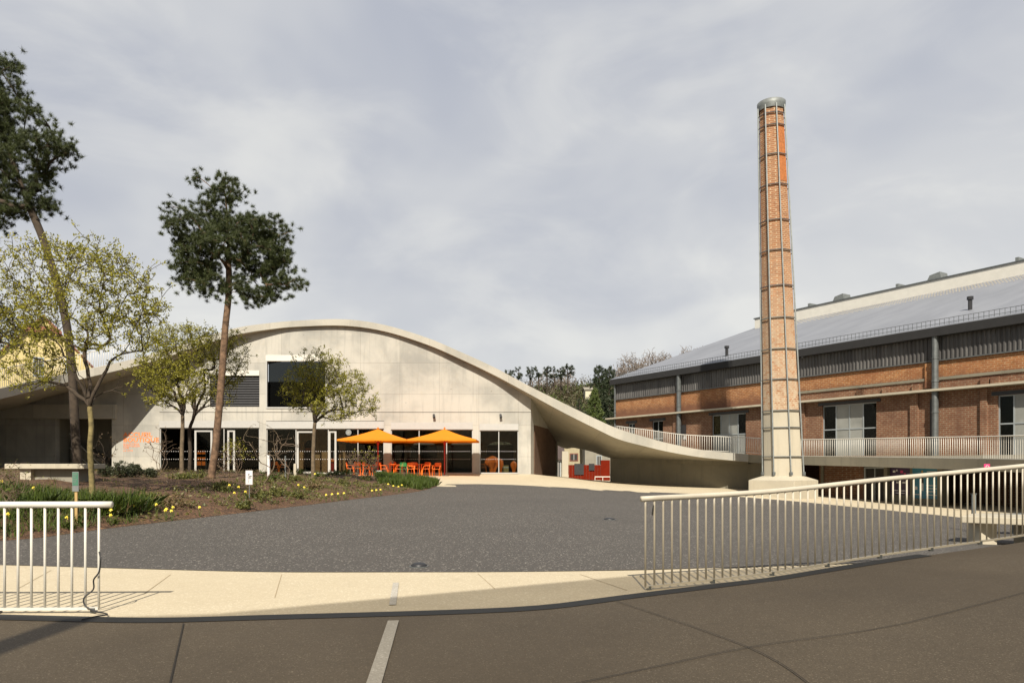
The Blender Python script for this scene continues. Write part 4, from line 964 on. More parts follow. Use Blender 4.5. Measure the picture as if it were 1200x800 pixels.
# ---------------------------------------------------------------- parasols, chairs, tables on the terrace
def parasol(px, lab):
    Y = 47.; x = PX(px, Y); zg_ = G(x, Y); r = empty('parasol', (x, Y, zg_), lab, 'parasol', 'orange parasols on the terrace')
    ap = PZ(502.5, Y); ed = PZ(515.8, Y); hw = 2.15; n = 10; mb = MB(); vs_ = [(x, Y, ap)]; m_ = []
    cor = [(x - hw, Y - hw), (x + hw, Y - hw), (x + hw, Y + hw), (x - hw, Y + hw)]
    ring = []
    for a, b in zip(cor, cor[1:] + cor[:1]):
        for k in range(n): ring.append((lerp(a[0], b[0], k / n), lerp(a[1], b[1], k / n), k / n))
    NR = 6
    for j in range(1, NR + 1):
        t = j / NR
        for (a, b, k) in ring: sag = -.10 * math.sin(math.pi * t) - .05 * math.sin(math.pi * k) * t + .05 * t * (math.sin(math.pi * k)); vs_.append((lerp(x, a, t), lerp(Y, b, t), lerp(ap, ed, t) + sag * .6))
    nr = len(ring); fs_ = [(0, 1 + k, 1 + (k + 1) % nr) for k in range(nr)]
    for j in range(NR - 1): fs_ += [(1 + j * nr + k, 1 + (j + 1) * nr + k, 1 + (j + 1) * nr + (k + 1) % nr, 1 + j * nr + (k + 1) % nr) for k in range(nr)]
    base = 1 + (NR - 1) * nr; vl = len(vs_)
    for (a, b, k) in ring: vs_.append((a, b, ed - .10 - .012 * math.sin(k * 20)))
    fs_ += [(base + k, vl + k, vl + (k + 1) % nr, base + (k + 1) % nr) for k in range(nr)]
    mb.add(vs_, fs_); mb.build('canopy', M['canopy'], r, smooth=False)
    MB().tube([(x, Y, zg_ + .02), (x, Y, ap + .08)], .042, 10).build('pole', M['red'], r, smooth=True)
    mb = MB(); mb.tube([(x, Y, ap + .02), (x, Y, ap + .12)], [.09, .03], 8); mb.build('finial', M['orange'], r)
    hz = PZ(519.5, Y); MB().tube([(x, Y, hz - .10), (x, Y, hz + .12)], .075, 8).build('hub', M['red'], r)
    for c_ in cor + [((cor[i][0] + cor[(i + 1) % 4][0]) / 2, (cor[i][1] + cor[(i + 1) % 4][1]) / 2) for i in range(4)]:
        e = Vector((c_[0], c_[1], ed - .02)); a = Vector((x, Y, ap - .05)); mid = a.lerp(e, .5); mid.z -= .06; rb = MB(); rb.tube([a, mid, e], .014, 4); rb.tube([(x, Y, hz), mid - (mid - a) * .35], .016, 4); rb.build('rib', M['red'], r)
    mb = MB(); mb.tube([(x, Y, zg_), (x, Y, zg_ + .04)], .3, 12); mb.build('base_plate', M['galv_dark'], r)
def canopym():
    m_, nt, b = mat_new('orange_canvas'); T = NT(nt); n = T.noise(T.coord(), 2, 4); col = T.mix(n, (.80, .245, .004), (.86, .285, .006)); T.L.new(col, b.inputs['Base Color']); b.inputs['Roughness'].default_value = .8
    tr = T.n('ShaderNodeBsdfTranslucent'); T.L.new(col, tr.inputs[0]); mx = T.n('ShaderNodeMixShader'); mx.inputs[0].default_value = .3
    T.L.new(b.outputs[0], mx.inputs[1]); T.L.new(tr.outputs[0], mx.inputs[2]); T.L.new(mx.outputs[0], T.N['Material Output'].inputs[0]); return m_
M['canopy'] = canopym()
parasol(443, 'square orange parasol on a red pole, the left one of two'); parasol(521, 'square orange parasol on a red pole, the right one nearest the passage')
def make_chair(mat, name='garden_chair'):
    r = empty(name)
    t = .016
    mb = MB(); mb.box(-.21, .21, -.21, .21, .44, .46)
    bevel(mb.build('seat', mat, r, local=True), .006)
    mb = MB(); mb.tube([(-.21, .2, .45), (-.21, .27, .80), (-.17, .28, .845), (.17, .28, .845), (.21, .27, .80), (.21, .2, .45)], t, 6)
    for k in range(6): x = -.15 + k * .06; mb.box(x - .02, x + .02, .245, .262, .60, .83)
    mb.build('backrest', mat, r, local=True)
    for x, y in ((-.2, -.2), (.2, -.2), (-.2, .2), (.2, .2)): MB().tube([(x, y, .45), (x * 1.15, y * 1.25, 0)], t, 6).build('leg', mat, r, local=True)
    mb = MB()
    for s in (-1, 1): mb.tube([(s * .22, .25, .66), (s * .25, -.1, .66), (s * .23, -.21, .45)], t, 6)
    mb.build('armrests', mat, r, local=True); return r
c0 = make_chair(M['orange'])
cs = [(411, 46.6, 95, 'orange metal chair furthest left under the left parasol'), (418, 46.9, 200, 'orange chair second from the left under the left parasol'), (431, 46.7, 80, 'orange chair half hidden by shrubs beside the left parasol pole'), (438, 47.3, 250, 'orange chair just left of the left parasol pole'), (450.5, 46.6, 90, 'orange chair turned right, just right of the left parasol pole'),
      (461, 47.4, 180, 'orange chair behind the left table'), (467.5, 46.6, -90, 'orange chair between the left table and the green chair'), (481.5, 46.3, 10, 'orange chair seen from behind, right of the green chair'), (487, 46.9, 25, 'orange chair tucked in left of the right table'),
      (499, 46.6, -80, 'orange chair turned left at the right table'), (503.5, 47.4, 160, 'orange chair behind the right table, left of the pole'), (512, 46.5, -10, 'orange chair furthest right, beside the right parasol pole')]
for i, (px, Y, a, lb) in enumerate(cs):
    o = c0 if i == 0 else copy_tree(c0); x = PX(px, Y); o.location = (x, Y, G(x, Y)); o.rotation_euler = (0, 0, R(a)); tag(o, lb, 'chair', 'orange chairs on the terrace')
gc = make_chair(M['green_pl'], 'garden_chair'); x = PX(474, 46.3); gc.location = (x, 46.3, G(x, 46.3)); gc.rotation_euler = (0, 0, R(170)); tag(gc, 'single green chair among the orange ones', 'chair')
def make_table():
    r = empty('garden_table'); MB().tube([(0, 0, .72), (0, 0, .745)], .4, 20).build('table_top', M['orange'], r, local=True); MB().tube([(0, 0, .03), (0, 0, .72)], .03, 8).build('pedestal', M['orange'], r, local=True)
    mb = MB(); mb.obox((0, 0, .015), .6, .06, .03); mb.obox((0, 0, .018), .06, .6, .03); mb.build('base', M['orange'], r, local=True); return r
t0 = make_table()
for i, (px, Y, lb) in enumerate(((461.5, 46.8, 'round orange table between the two parasol poles'), (494, 46.9, 'round orange table left of the right parasol pole'), (425, 47, 'round orange table behind shrubs left of the left parasol pole'))):
    o = t0 if i == 0 else copy_tree(t0); x = PX(px, Y); o.location = (x, Y, G(x, Y)); tag(o, lb, 'table', 'orange tables on the terrace')
tb = empty('carafe', (PX(460, 46.8), 46.8, G(PX(460, 46.8), 46.8) + .746), 'small clear jug on the left orange table', 'jug'); x, y, z = tb.location
MB().tube([(x, y, z), (x, y, z + .12), (x, y, z + .2), (x, y, z + .26)], [.06, .07, .04, .045], 10).build('body', M['frost'], tb)
MB().tube([(x + .05, y, z + .22), (x + .11, y, z + .17), (x + .065, y, z + .08)], .008, 5).build('handle', M['frost'], tb)
# indoor things seen through the glass
def place_in(fn, px, Y, lb, cat, group=None):
    o = fn; o.location = (PX(px, Y), Y, .907); tag(o, lb, cat, group); return o
for px, Y, a, lb in ((322, 51.6, 20, 'orange chair indoors, behind the glass left of the door'), (331, 51.4, -80, 'orange chair indoors seen edge on, beside the door'), (566, 51.5, 90, 'orange stool-like chair indoors at the left edge of the last window')):
    o = copy_tree(c0); o.rotation_euler = (0, 0, R(a)); place_in(o, px, Y - .3, lb, 'chair', 'orange chairs behind the glass')
def folded(px, w_, h_, lb, seed):
    rr = random.Random(seed); Y = 51.2; x = PX(px, Y); r = empty('folded_parasol', (x, Y, .907), lb, 'parasol', 'folded orange parasols indoors'); mb = MB(); n = 14; rings = []
    for j, (f, zz) in enumerate(((.35, .05), (.5, .3), (1, .62), (.85, .85), (.12, 1.0))):
        for k in range(n): a = 2 * math.pi * k / n; q_ = (w_ / 2) * f * (1.0 if k % 2 else .6) * rr.uniform(.85, 1.15); rings.append((x + q_ * math.cos(a), Y + q_ * .6 * math.sin(a), .91 + h_ * zz))
    mb.add(rings, [(i * n + k, i * n + (k + 1) % n, (i + 1) * n + (k + 1) % n, (i + 1) * n + k) for i in range(4) for k in range(n)]); mb.build('canopy', M['orange'], r)
    MB().tube([(x, Y, .907), (x, Y, .95 + h_)], .025, 6).build('pole', M['red'], r)
folded(577.5, 1.1, 1.25, 'large folded orange parasol standing behind the last window', 5); folded(586.5, .45, 1.05, 'slim folded orange parasol touching the large folded one', 6); folded(602, .5, .9, 'small folded orange parasol at the right end of the window', 7)
sh = empty('display_shelf', (PX(236, 52), 52, .907), 'orange display shelf behind the glass entrance door', 'shelf')
for k, z in enumerate((1.5, 1.9, 2.3)): mb = MB(); mb.box(PX(231, 52), PX(242, 52), 51.8, 52.2, z, z + .28 - .1 * (k % 2)); mb.build('shelf', M['orange'], sh)
mb = MB(); mb.box(PX(230, 52), PX(230.6, 52), 51.8, 52.2, .91, 2.7); mb.box(PX(242.4, 52), PX(243, 52), 51.8, 52.2, .91, 2.7); mb.build('uprights', M['galv_dark'], sh)
ct = empty('counter', (PX(380, 52), 52, .907), 'orange and red reception counter behind the glass', 'counter'); mb = MB(); mb.box(PX(377, 52), PX(393, 52), 51.8, 52.4, 1.75, 1.98); mb.build('top', M['orange'], ct); mb = MB(); mb.box(PX(378, 52), PX(392, 52), 51.9, 52.4, .907, 1.749); mb.build('front', M['red'], ct)
hp = empty('strip_sign', (PX(358, 53), 53.2, 2.7), 'orange strip sign on the interior brick wall', 'sign'); mb = MB(); mb.box(PX(353, 53), PX(364, 53), 53.25, 53.35, PZ(528, 53), PZ(524.5, 53)); mb.build('panel', M['orange'], hp)
bxs = empty('cardboard_box', (PX(592, 51.8), 51.8, .907), 'tan cardboard box standing behind the last window', 'box'); mb = MB(); mb.box(PX(587.5, 51.8), PX(596, 51.8), 51.7, 52.1, .907, PZ(545, 51.8)); mb.build('carton', M['wood'], bxs); mb = MB(); mb.box(PX(587.5, 51.8) , PX(596, 51.8), 51.69, 51.699, PZ(548, 51.8), PZ(547, 51.8)); mb.build('tape', M['print'], bxs)
# round silver lamp on the glass front
sl = P(408.5, 506.5, 49.9); o = empty('round_mirror', sl, 'round silver disc on the glass front left of the left parasol', 'ornament'); mb = MB(); mb.tube([(sl[0], sl[1] - .02, sl[2]), (sl[0], sl[1] + .02, sl[2])], .2, 16); mb.build('disc', M['galv'], o); mb = MB(); mb.tube([(sl[0], sl[1] - .03, sl[2]), (sl[0], sl[1] - .021, sl[2])], .09, 12); mb.build('centre', M['frost'], o)

# ---------------------------------------------------------------- behind the passage
fe = empty('red_fence', (9, 74, 0), 'bright red board fence with two dark panels beyond the passage', 'fence')
Y = 74.; mb = MB(); x = PX(664, Y)
while x < PX(713, Y): mb.box(x, x + .28, Y, Y + .05, -.3, PZ(544.5, Y)); x += .29
M['fence_red'] = simple('red_fence_paint', (.13, .013, .005), 1.0); M['fence_red'].node_tree.nodes['Principled BSDF'].inputs['Specular IOR Level'].default_value = .05
mb.build('boards', M['fence_red'], fe)
mb = MB(); mb.box(PX(704, 71), PX(714.5, 71), 70.9, 71, -.3, PZ(539, 71)); mb.build('end_panel', M['fence_red'], fe)
for a, b, y0, y1 in ((673, 684, 556, 543), (690, 696.5, 551, 543)): mb = MB(); mb.box(PX(a, Y), PX(b, Y), Y - .12, Y - .02, PZ(y0, Y), PZ(y1, Y)); mb.build('dark_panel', M['black'], fe)
def house(name, lab, x0, x1, y0, y1, z0, z1, zr, wallm, roofm_, ridge='x', wins_=(), hip=0, over=.35, wm=None, cat='house'):
    h = empty(name, ((x0 + x1) / 2, y0, z0), lab, cat); mb = MB(); mb.box(x0, x1, y0, y1, z0, z1); 
    if ridge == 'y':
        xm = (x0 + x1) / 2
        for y in (y0, y1): mb.add([(x0, y, z1), (x1, y, z1), (xm, y, zr)], [(0, 1, 2)])
    else:
        ym = (y0 + y1) / 2
        for x in (x0, x1): mb.add([(x, y0, z1), (x, y1, z1), (x, ym, zr)], [(0, 1, 2)])
    mb.build('wall', wallm, h)
    mb = MB(); t = .18
    def slab4(p): mb.add([*p, *[(q_[0], q_[1], q_[2] + t) for q_ in p]], [(3, 2, 1, 0), (4, 5, 6, 7), (0, 1, 5, 4), (1, 2, 6, 5), (2, 3, 7, 6), (3, 0, 4, 7)])
    if ridge == 'y':
        xm = (x0 + x1) / 2; k = (zr - z1) / (xm - x0); e = over
        slab4([(x0 - e, y0 - e, z1 - e * k + .02), (xm, y0 - e + hip, zr + .02), (xm, y1 + e, zr + .02), (x0 - e, y1 + e, z1 - e * k + .02)])
        slab4([(x1 + e, y0 - e, z1 - e * k + .02), (xm, y0 - e + hip, zr + .02), (xm, y1 + e, zr + .02), (x1 + e, y1 + e, z1 - e * k + .02)])
    else:
        ym = (y0 + y1) / 2; k = (zr - z1) / (ym - y0); e = over
        slab4([(x0 - e, y0 - e, z1 - e * k + .02), (x1 + e, y0 - e, z1 - e * k + .02), (x1 + e, ym, zr + .02), (x0 - e, ym, zr + .02)])
        slab4([(x0 - e, y1 + e, z1 - e * k + .02), (x1 + e, y1 + e, z1 - e * k + .02), (x1 + e, ym, zr + .02), (x0 - e, ym, zr + .02)])
    mb.build('roof', roofm_, h)
    for (a, b, c, d) in wins_:
        mb = MB(); mb.box(a - .12, b + .12, y0 - .05, y0 - .003, c - .12, d + .12); f = mb.build('window', wm or M['frame_grey'], h)
        mb = MB(); mb.box(a, b, y0 - .07, y0 - .052, c, d); mb.build('pane', M['dark_int'], f)
        mb = MB(); mb.box((a + b) / 2 - .03, (a + b) / 2 + .03, y0 - .09, y0 - .071, c, d); mb.build('glazing_bar', M['frame_white'], f)
    return h
Y = 92.
house('cream_house', 'cream house with brown window framed in the passage', PX(655, Y), PX(684, Y), Y, Y + 8, -.5, 4.2, 6.2, simple('shaded_cream_render', (.36, .31, .20), .9), M['tile'], 'x', [(PX(668.5, Y), PX(676.5, Y), PZ(539, Y), PZ(532, Y))], wm=M['tile'])  # cream render darkened, shade put into the wall colour
Y = 88.
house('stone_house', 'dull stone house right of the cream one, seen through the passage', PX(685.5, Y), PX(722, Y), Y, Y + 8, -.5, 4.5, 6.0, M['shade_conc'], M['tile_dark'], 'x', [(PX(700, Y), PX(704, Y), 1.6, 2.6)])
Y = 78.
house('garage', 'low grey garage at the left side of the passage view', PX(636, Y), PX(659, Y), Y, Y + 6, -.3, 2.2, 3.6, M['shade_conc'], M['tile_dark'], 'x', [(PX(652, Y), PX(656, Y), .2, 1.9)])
o = empty('concrete_post', (PX(662, 66), 66, 0), 'light concrete pillar at the far end of the passage', 'pillar'); Y = 66.
mb = MB(); mb.box(PX(658.7, Y), PX(666, Y), Y, Y + .5, -.2, PZ(528.5, Y)); mb.build('shaft', M['pale_conc'], o); mb = MB(); mb.box(PX(658.4, Y), PX(666.3, Y), Y - .03, Y + .53, -.2, PZ(556, Y)); mb.build('base', M['pale_conc'], o)
o = empty('waste_bin', P(719, 565, 58), 'small black bin against the shaded concrete wall in the passage', 'bin'); x, Y, z = P(719, 565, 58)
mb = MB(); mb.tube([(x, Y, -.1), (x, Y, .75)], [.22, .28], 10); mb.build('body', M['black'], o); mb = MB(); mb.tube([(x, Y, .751), (x, Y, .82)], [.3, .26], 10); mb.build('lid', M['black'], o)
o = empty('downpipe_post', P(716, 560, 60), 'pale round column behind the black bin', 'column'); x, Y, z = P(717.5, 560, 60)
MB().tube([(x, Y, -.2), (x, Y, 2.7)], .16, 10).build('shaft', M['deck_conc'], o); MB().tube([(x, Y, -.2), (x, Y, .15)], .22, 10).build('base', M['deck_conc'], o)
o = empty('low_fence', P(707, 563, 66), 'low white rail in front of the red fence', 'fence'); x0, x1 = PX(697, 66), PX(716, 66)
mb = MB(); mb.box(x0, x1, 66, 66.05, .42, .5); mb.build('rail', M['white_metal'], o)
for k in range(3): xx = lerp(x0, x1 - .06, k / 2); mb = MB(); mb.box(xx, xx + .05, 66.051, 66.1, -.2, .5); mb.build('post', M['white_metal'], o)

# ---------------------------------------------------------------- houses at the upper left
Y = 72.
yh = house('yellow_house', 'yellow gabled house with red brown roof above the sloping slab', PX(-2, Y), PX(103, Y) , Y, Y + 11, -1., PZ(430, Y), PZ(372, Y), M['yellow_wall'], M['tile'], 'y', [(PX(42, Y), PX(50, Y), PZ(440, Y), PZ(420, Y)), (PX(74, Y), PX(80, Y), PZ(440, Y), PZ(418, Y))], hip=0); yh.rotation_euler = (0, 0, R(31))
mb = MB()   # small hipped end on the gable peak
xm = (PX(-2, Y) + PX(103, Y)) / 2; zr_ = PZ(372, Y)
mb = MB(); mb.add([(xm - 1.6, Y - .5, zr_ - 1.55), (xm + 1.6, Y - .5, zr_ - 1.55), (xm, Y + 1.4, zr_ + .32), (xm - 1.6, Y - .5, zr_ - 1.35), (xm + 1.6, Y - .5, zr_ - 1.35), (xm, Y + 1.4, zr_ + .5)], [(2, 1, 0), (3, 4, 5), (0, 1, 4, 3), (1, 2, 5, 4), (2, 0, 3, 5)]); mb.build('hipped_end', M['tile'], yh)
mb = MB(); mb.box(PX(87.5, 76), PX(92, 76), 76, 76.7, PZ(402, 76), PZ(384.5, 76)); mb.build('chimney', M['galv_dark'], yh)
Y = 80.
house('brown_roof_house', 'house with dark brown roof cut off by the left edge', PX(-75, Y), PX(13, Y), Y, Y + 9, -1, PZ(432, Y), PZ(409, Y), M['cream_wall'], M['tile_dark'], 'x')

# ---------------------------------------------------------------- trees
def bez(p0, p1, p2, n):
    return [p0 * (1 - t) ** 2 + p1 * 2 * t * (1 - t) + p2 * t * t for t in [k / n for k in range(1, n + 1)]]
class Tree:
    def __init__(s, trunk, seed, step=.22, attach=.5):
        s.rng = np.random.default_rng(seed); s.nodes = []; s.par = []; s.dirs = []; s.paths = []; s.tips = []
        tr = [Vector(p) for p in smooth_line(trunk, 8)]
        L = 0
        for i, p in enumerate(tr):
            s.nodes.append(p); s.par.append(i - 1); d = (tr[min(i + 1, len(tr) - 1)] - tr[max(i - 1, 0)]).normalized(); s.dirs.append(d)
        s.paths.append(list(range(len(tr)))); s.nt = len(tr); s.first = int(len(tr) * attach) if attach < .9 else len(tr) - 1; s.step = step
    def grow(s, targets, up=.15, wig=.10, order_from=None, stiff=.45, zpen=.9, force=None):
        o = Vector(order_from or s.nodes[s.first]); T_ = sorted([Vector(t) for t in targets], key=lambda t: (t - o).length + s.rng.normal() * .15)
        for t in T_:
            A = np.array([n[:] for n in s.nodes]); dv = np.array(t[:]) - A; d = np.linalg.norm(dv, axis=1)
            D = np.array([q_[:] for q_ in s.dirs]); cosv = (dv * D).sum(1) / (d + 1e-6)
            cost = d * (1 + .45 * (1 - cosv)) + zpen * np.maximum(0, A[:, 2] - t.z)
            cost[:s.first] += 1e3
            i = int(np.argmin(cost)) if force is None else force; L = d[i]
            if L < .05: continue
            p0 = s.nodes[i]; dr = s.dirs[i]; ctrl = p0 + (dr * stiff + (t - p0).normalized() * (1 - stiff)).normalized() * L * .5 + Vector((0, 0, -up * L * .3 if up < 0 else 0)); ctrl.z += up * L * .2
            n = max(2, int(L / s.step)); pts = bez(p0, ctrl, t, n); path = [i]; pr = i; last = p0
            for k, p in enumerate(pts):
                if k < n - 1: p = p + Vector(s.rng.normal(0, wig * min(.4, L / n), 3))
                s.nodes.append(p); s.par.append(pr); s.dirs.append((p - last).normalized()); last = p; pr = len(s.nodes) - 1; path.append(pr)
            s.paths.append(path); s.tips.append(pr)
    def radii(s, r_tip, r_base, ex=2.3, trunk_top=None):
        c = np.zeros(len(s.nodes)); 
        for i in s.tips: c[i] += 1
        for i in range(len(s.nodes) - 1, 0, -1):
            if s.par[i] >= 0: c[s.par[i]] += c[i]
        r = r_tip * np.maximum(c, 1) ** (1 / ex)
        rt = r[s.first]; 
        k = r_base / max(rt, 1e-6)
        r = r_tip + (r - r_tip) * ((r_base * .92 - r_tip) / max(rt - r_tip, 1e-6))
        for i in range(s.nt):
            f = i / max(1, s.first)
            if i <= s.first: r[i] = lerp(r_base * 1.12, max(r[s.first], r_base * .8), min(1, f))
        r[0] *= 1.3; 
        if s.nt > 2: r[1] *= 1.12
        for i in range(1, s.nt): r[i] = min(r[i], r[i - 1])
        if s.first == s.nt - 1:
            for path in s.paths[1:]:
                if path[0] == s.first: r[path[1:]] = np.minimum(r[path[1:]] * np.linspace(2.3, 1.1, len(path) - 1), r[s.first] * .78)
        s.r = r; return r
    def wood(s, name, mat, parent, sides=6, thin=4, limb=None):
        mb = MB()
        for path in s.paths:
            rr = [float(s.r[i]) for i in path]
            if path is not s.paths[0]: rr[0] = min(rr[0], rr[1] * 1.15)
            elif s.first == s.nt - 1: rr[-1] *= .8
            mb.tube([s.nodes[i] for i in path], rr, sides if rr[0] > .03 else thin, cap=rr[0] > .05, mi=1 if limb and path is not s.paths[0] else 0)
        return mb.build(name, [mat, limb] if limb else mat, parent, smooth=True)
def blob_targets(rng, blobs, n, shell=.35):
    out = []; vol = np.array([b[3] * b[4] * b[5] for b in blobs]); vol = vol ** .8; vol /= vol.sum()
    for b, k in zip(blobs, rng.multinomial(n, vol)):
        for _ in range(k):
            v = rng.normal(size=3); v /= np.linalg.norm(v); r = (shell + (1 - shell) * rng.random()) ** .6
            out.append((b[0] + v[0] * r * b[3], b[1] + v[1] * r * b[4], b[2] + v[2] * r * b[5]))
    return out
def pxblob(px, py, Y, rx, rz, ry=None):
    k = Y / F; return (PX(px, Y), Y, PZ(py, Y), rx * k, (ry if ry else rx * .9) * k, rz * k)
def cards(name, centers, dirs, n, spread, size, aspect, mat, parent, seed, upb=.0, follow=.0, fold=True):
    """many separate little leaf blades round each centre"""
    rng = np.random.default_rng(seed); C = np.repeat(np.array(centers, float), n, 0); N = len(C)
    off_ = rng.normal(size=(N, 3)); off_ /= np.linalg.norm(off_, axis=1)[:, None]; C = C + off_ * (rng.random((N, 1)) ** .6) * spread
    d = rng.normal(size=(N, 3)); d /= np.linalg.norm(d, axis=1)[:, None]
    if follow: d = d * (1 - follow) + np.repeat(np.array(dirs, float), n, 0) * follow
    d[:, 2] += upb; d /= np.linalg.norm(d, axis=1)[:, None]
    u = np.cross(d, rng.normal(size=(N, 3))); u /= np.linalg.norm(u, axis=1)[:, None]
    L = size * (.6 + .7 * rng.random((N, 1))); Wd = L * aspect / 2
    v = np.stack([C, C + d * L * .45 + u * Wd, C + d * L, C + d * L * .45 - u * Wd], 1).reshape(-1, 3)
    return npmesh(name, v, 4, mat, parent)
def npmesh(name, v, k, mat, parent=None):
    if parent is not None: v = v - np.array(worldloc(parent))
    N = len(v) // k; me = bpy.data.meshes.new(name); me.vertices.add(len(v)); me.vertices.foreach_set('co', v.astype(np.float32).ravel())
    me.loops.add(N * k); me.loops.foreach_set('vertex_index', np.arange(N * k, dtype=np.int32)); me.polygons.add(N)
    me.polygons.foreach_set('loop_start', np.arange(0, N * k, k, dtype=np.int32)); me.polygons.foreach_set('loop_total', np.full(N, k, np.int32))
    me.materials.append(mat); me.update(calc_edges=True); o = bpy.data.objects.new(name, me); COL.objects.link(o); o.parent = parent; return o
def tufts(name, tips, dirs, n, L, wid, mat, parent, seed, back=.12):
    """pine needle tufts: needles radiating round the shoot end"""
    rng = np.random.default_rng(seed); N = len(tips) * n; C = np.repeat(np.array(tips, float), n, 0); D = np.repeat(np.array(dirs, float), n, 0)
    C = C - D * (rng.random((N, 1)) * back)
    d = rng.normal(size=(N, 3)); d /= np.linalg.norm(d, axis=1)[:, None]; d = d + D * .55; d[:, 2] += .25; d /= np.linalg.norm(d, axis=1)[:, None]
    u = np.cross(d, rng.normal(size=(N, 3))); u /= np.linalg.norm(u, axis=1)[:, None]
    l = L * (.65 + .5 * rng.random((N, 1)))
    v = np.stack([C - u * wid / 2, C + u * wid / 2, C + d * l + u * wid * .15], 1).reshape(-1, 3); return npmesh(name, v, 3, mat, parent)
def pine(px_trunk, base_z, Y, blobs, ntg, r_base, lab, seed, tuft_n=46, tl=.15, tw=.018, attach=.5, bark='bark_pine'):
    trunk = [(PX(a, Y + dy), Y + dy, base_z if i == 0 else PZ(b, Y + dy)) for i, (a, b, dy) in enumerate(px_trunk)]
    root = empty('pine_tree', trunk[0], lab, 'pine tree'); T_ = Tree(trunk, seed, .3, attach)
    bl = [pxblob(*b) for b in blobs]; tg_ = blob_targets(T_.rng, bl, ntg, .5)
    T_.grow(tg_, up=.25, wig=.12, order_from=trunk[len(trunk) // 2 + 1], zpen=.25); T_.radii(.010, r_base, 2.15); T_.wood('trunk', M[bark], root, 9, 4)
    # side shoots near every tip
    tips, dirs = [], []
    for i in T_.tips:
        p = T_.nodes[i]; d = T_.dirs[i]; tips.append(p[:]); dirs.append(d[:])
        for _ in range(5):
            q_ = p + Vector(T_.rng.normal(0, .20, 3)) - d * .08; tips.append(q_[:]); dd = (d + Vector(T_.rng.normal(0, .5, 3)) + Vector((0, 0, .5))).normalized(); dirs.append(dd[:])
    tufts('crown', tips, dirs, tuft_n, tl, tw, M['needle'], root, seed + 1); return root
def btree(name, trunk, base_z, Y, blobs, ntg, r_base, lab, cat, seed, leaf, nleaf, lsize, spread, bark='bark', attach=.8, asp=.5, rt=.006, depth=0, prim=None, extra_tips=2, wig=.16, upb=.3, step=.2, every=1):
    tr = [(PX(a, Y + dy), Y + dy, base_z if i == 0 else PZ(b, Y + dy)) for i, (a, b, dy) in enumerate(trunk)]
    root = empty(name, tr[0], lab, cat); T_ = Tree(tr, seed, step, attach); tg_ = blob_targets(T_.rng, [pxblob(*b) for b in blobs], ntg, .55)
    if prim: T_.grow([(PX(a, Y + d_), Y + d_, PZ(b, Y + d_)) for a, b, d_ in prim], up=.5, wig=.14, force=T_.first, stiff=.35)
    T_.dirs[T_.first] = Vector((0, 0, 1))
    T_.grow(tg_, up=.3, wig=wig, zpen=.9); 
    if extra_tips:   # short twigs
        ex = []
        for i in list(T_.tips):
            for _ in range(extra_tips): ex.append((T_.nodes[i] + Vector(T_.rng.normal(0, .16, 3)) + Vector((0, 0, .08)))[:])
        T_.grow(ex, up=.1, wig=.05, zpen=.2, stiff=.2)
    T_.radii(rt, r_base, 1.9); T_.wood('trunk', M[bark], root, 8, 4, M['bark_dark'])
    tips = [T_.nodes[i][:] for i in T_.tips][::every]; dirs = [T_.dirs[i][:] for i in T_.tips][::every]
    if nleaf: cards('crown', tips, dirs, nleaf, spread, lsize, asp, M[leaf], root, seed + 1, upb, .35)
    return root
zb = lambda px, Y: bed_z(PX(px, Y), Y)
# pine in the middle left
pine([(247, 560, 0), (253, 520, 0), (260, 440, 0), (264, 385, 0), (268, 345, 0), (268, 300, 0), (266, 250, 0), (262, 215, 0)], zb(247, 27), 27.,
     [(262, 240, 27, 20, 26), (268, 212, 27, 8, 12), (284, 232, 27, 8, 14), (224, 268, 26.8, 32, 14), (206, 244, 27, 10, 7), (238, 250, 27, 18, 12), (300, 268, 27, 26, 14), (332, 268, 27, 10, 14), (334, 290, 27, 12, 12), (262, 288, 26.5, 36, 20), (312, 305, 27, 30, 14), (228, 312, 27, 26, 10), (215, 328, 27, 18, 8), (250, 332, 26.8, 24, 9), (296, 340, 26.8, 32, 12), (340, 332, 27, 20, 8), (362, 320, 27, 5, 6), (224, 208, 27, 8, 4), (192, 240, 27, 6, 4), (280, 205, 27, 5, 6), (305, 300, 27.3, 22, 30), (228, 290, 27, 24, 10)],
     430, .125, 'tall pine with bare leaning trunk in front of the concrete building', 11, attach=.56, tuft_n=85, tl=.165, tw=.0115)
# big pine cut by the left edge
pine([(93, 552, 0), (89, 520, 0), (84, 430, 0), (74, 360, 0), (52, 285, 0), (34, 240, 0), (12, 180, 0), (-6, 120, 0), (-16, 70, 0)], 1.0, 25.,
     [(0, 100, 25, 26, 34), (20, 135, 25, 34, 24), (52, 170, 25, 30, 16), (15, 195, 25, 46, 26), (-25, 150, 25, 44, 60), (25, 232, 25, 36, 20), (62, 178, 25, 20, 9), (64, 238, 25, 13, 8), (-5, 250, 25, 22, 22), (-60, 200, 25, 50, 50), (-30, 90, 25, 26, 28), (8, 85, 25, 14, 14)],
     560, .135, 'big dark pine cut off by the left edge of the picture', 21, attach=.5, tuft_n=80, tl=.17, tw=.0115, bark='bark_dark')
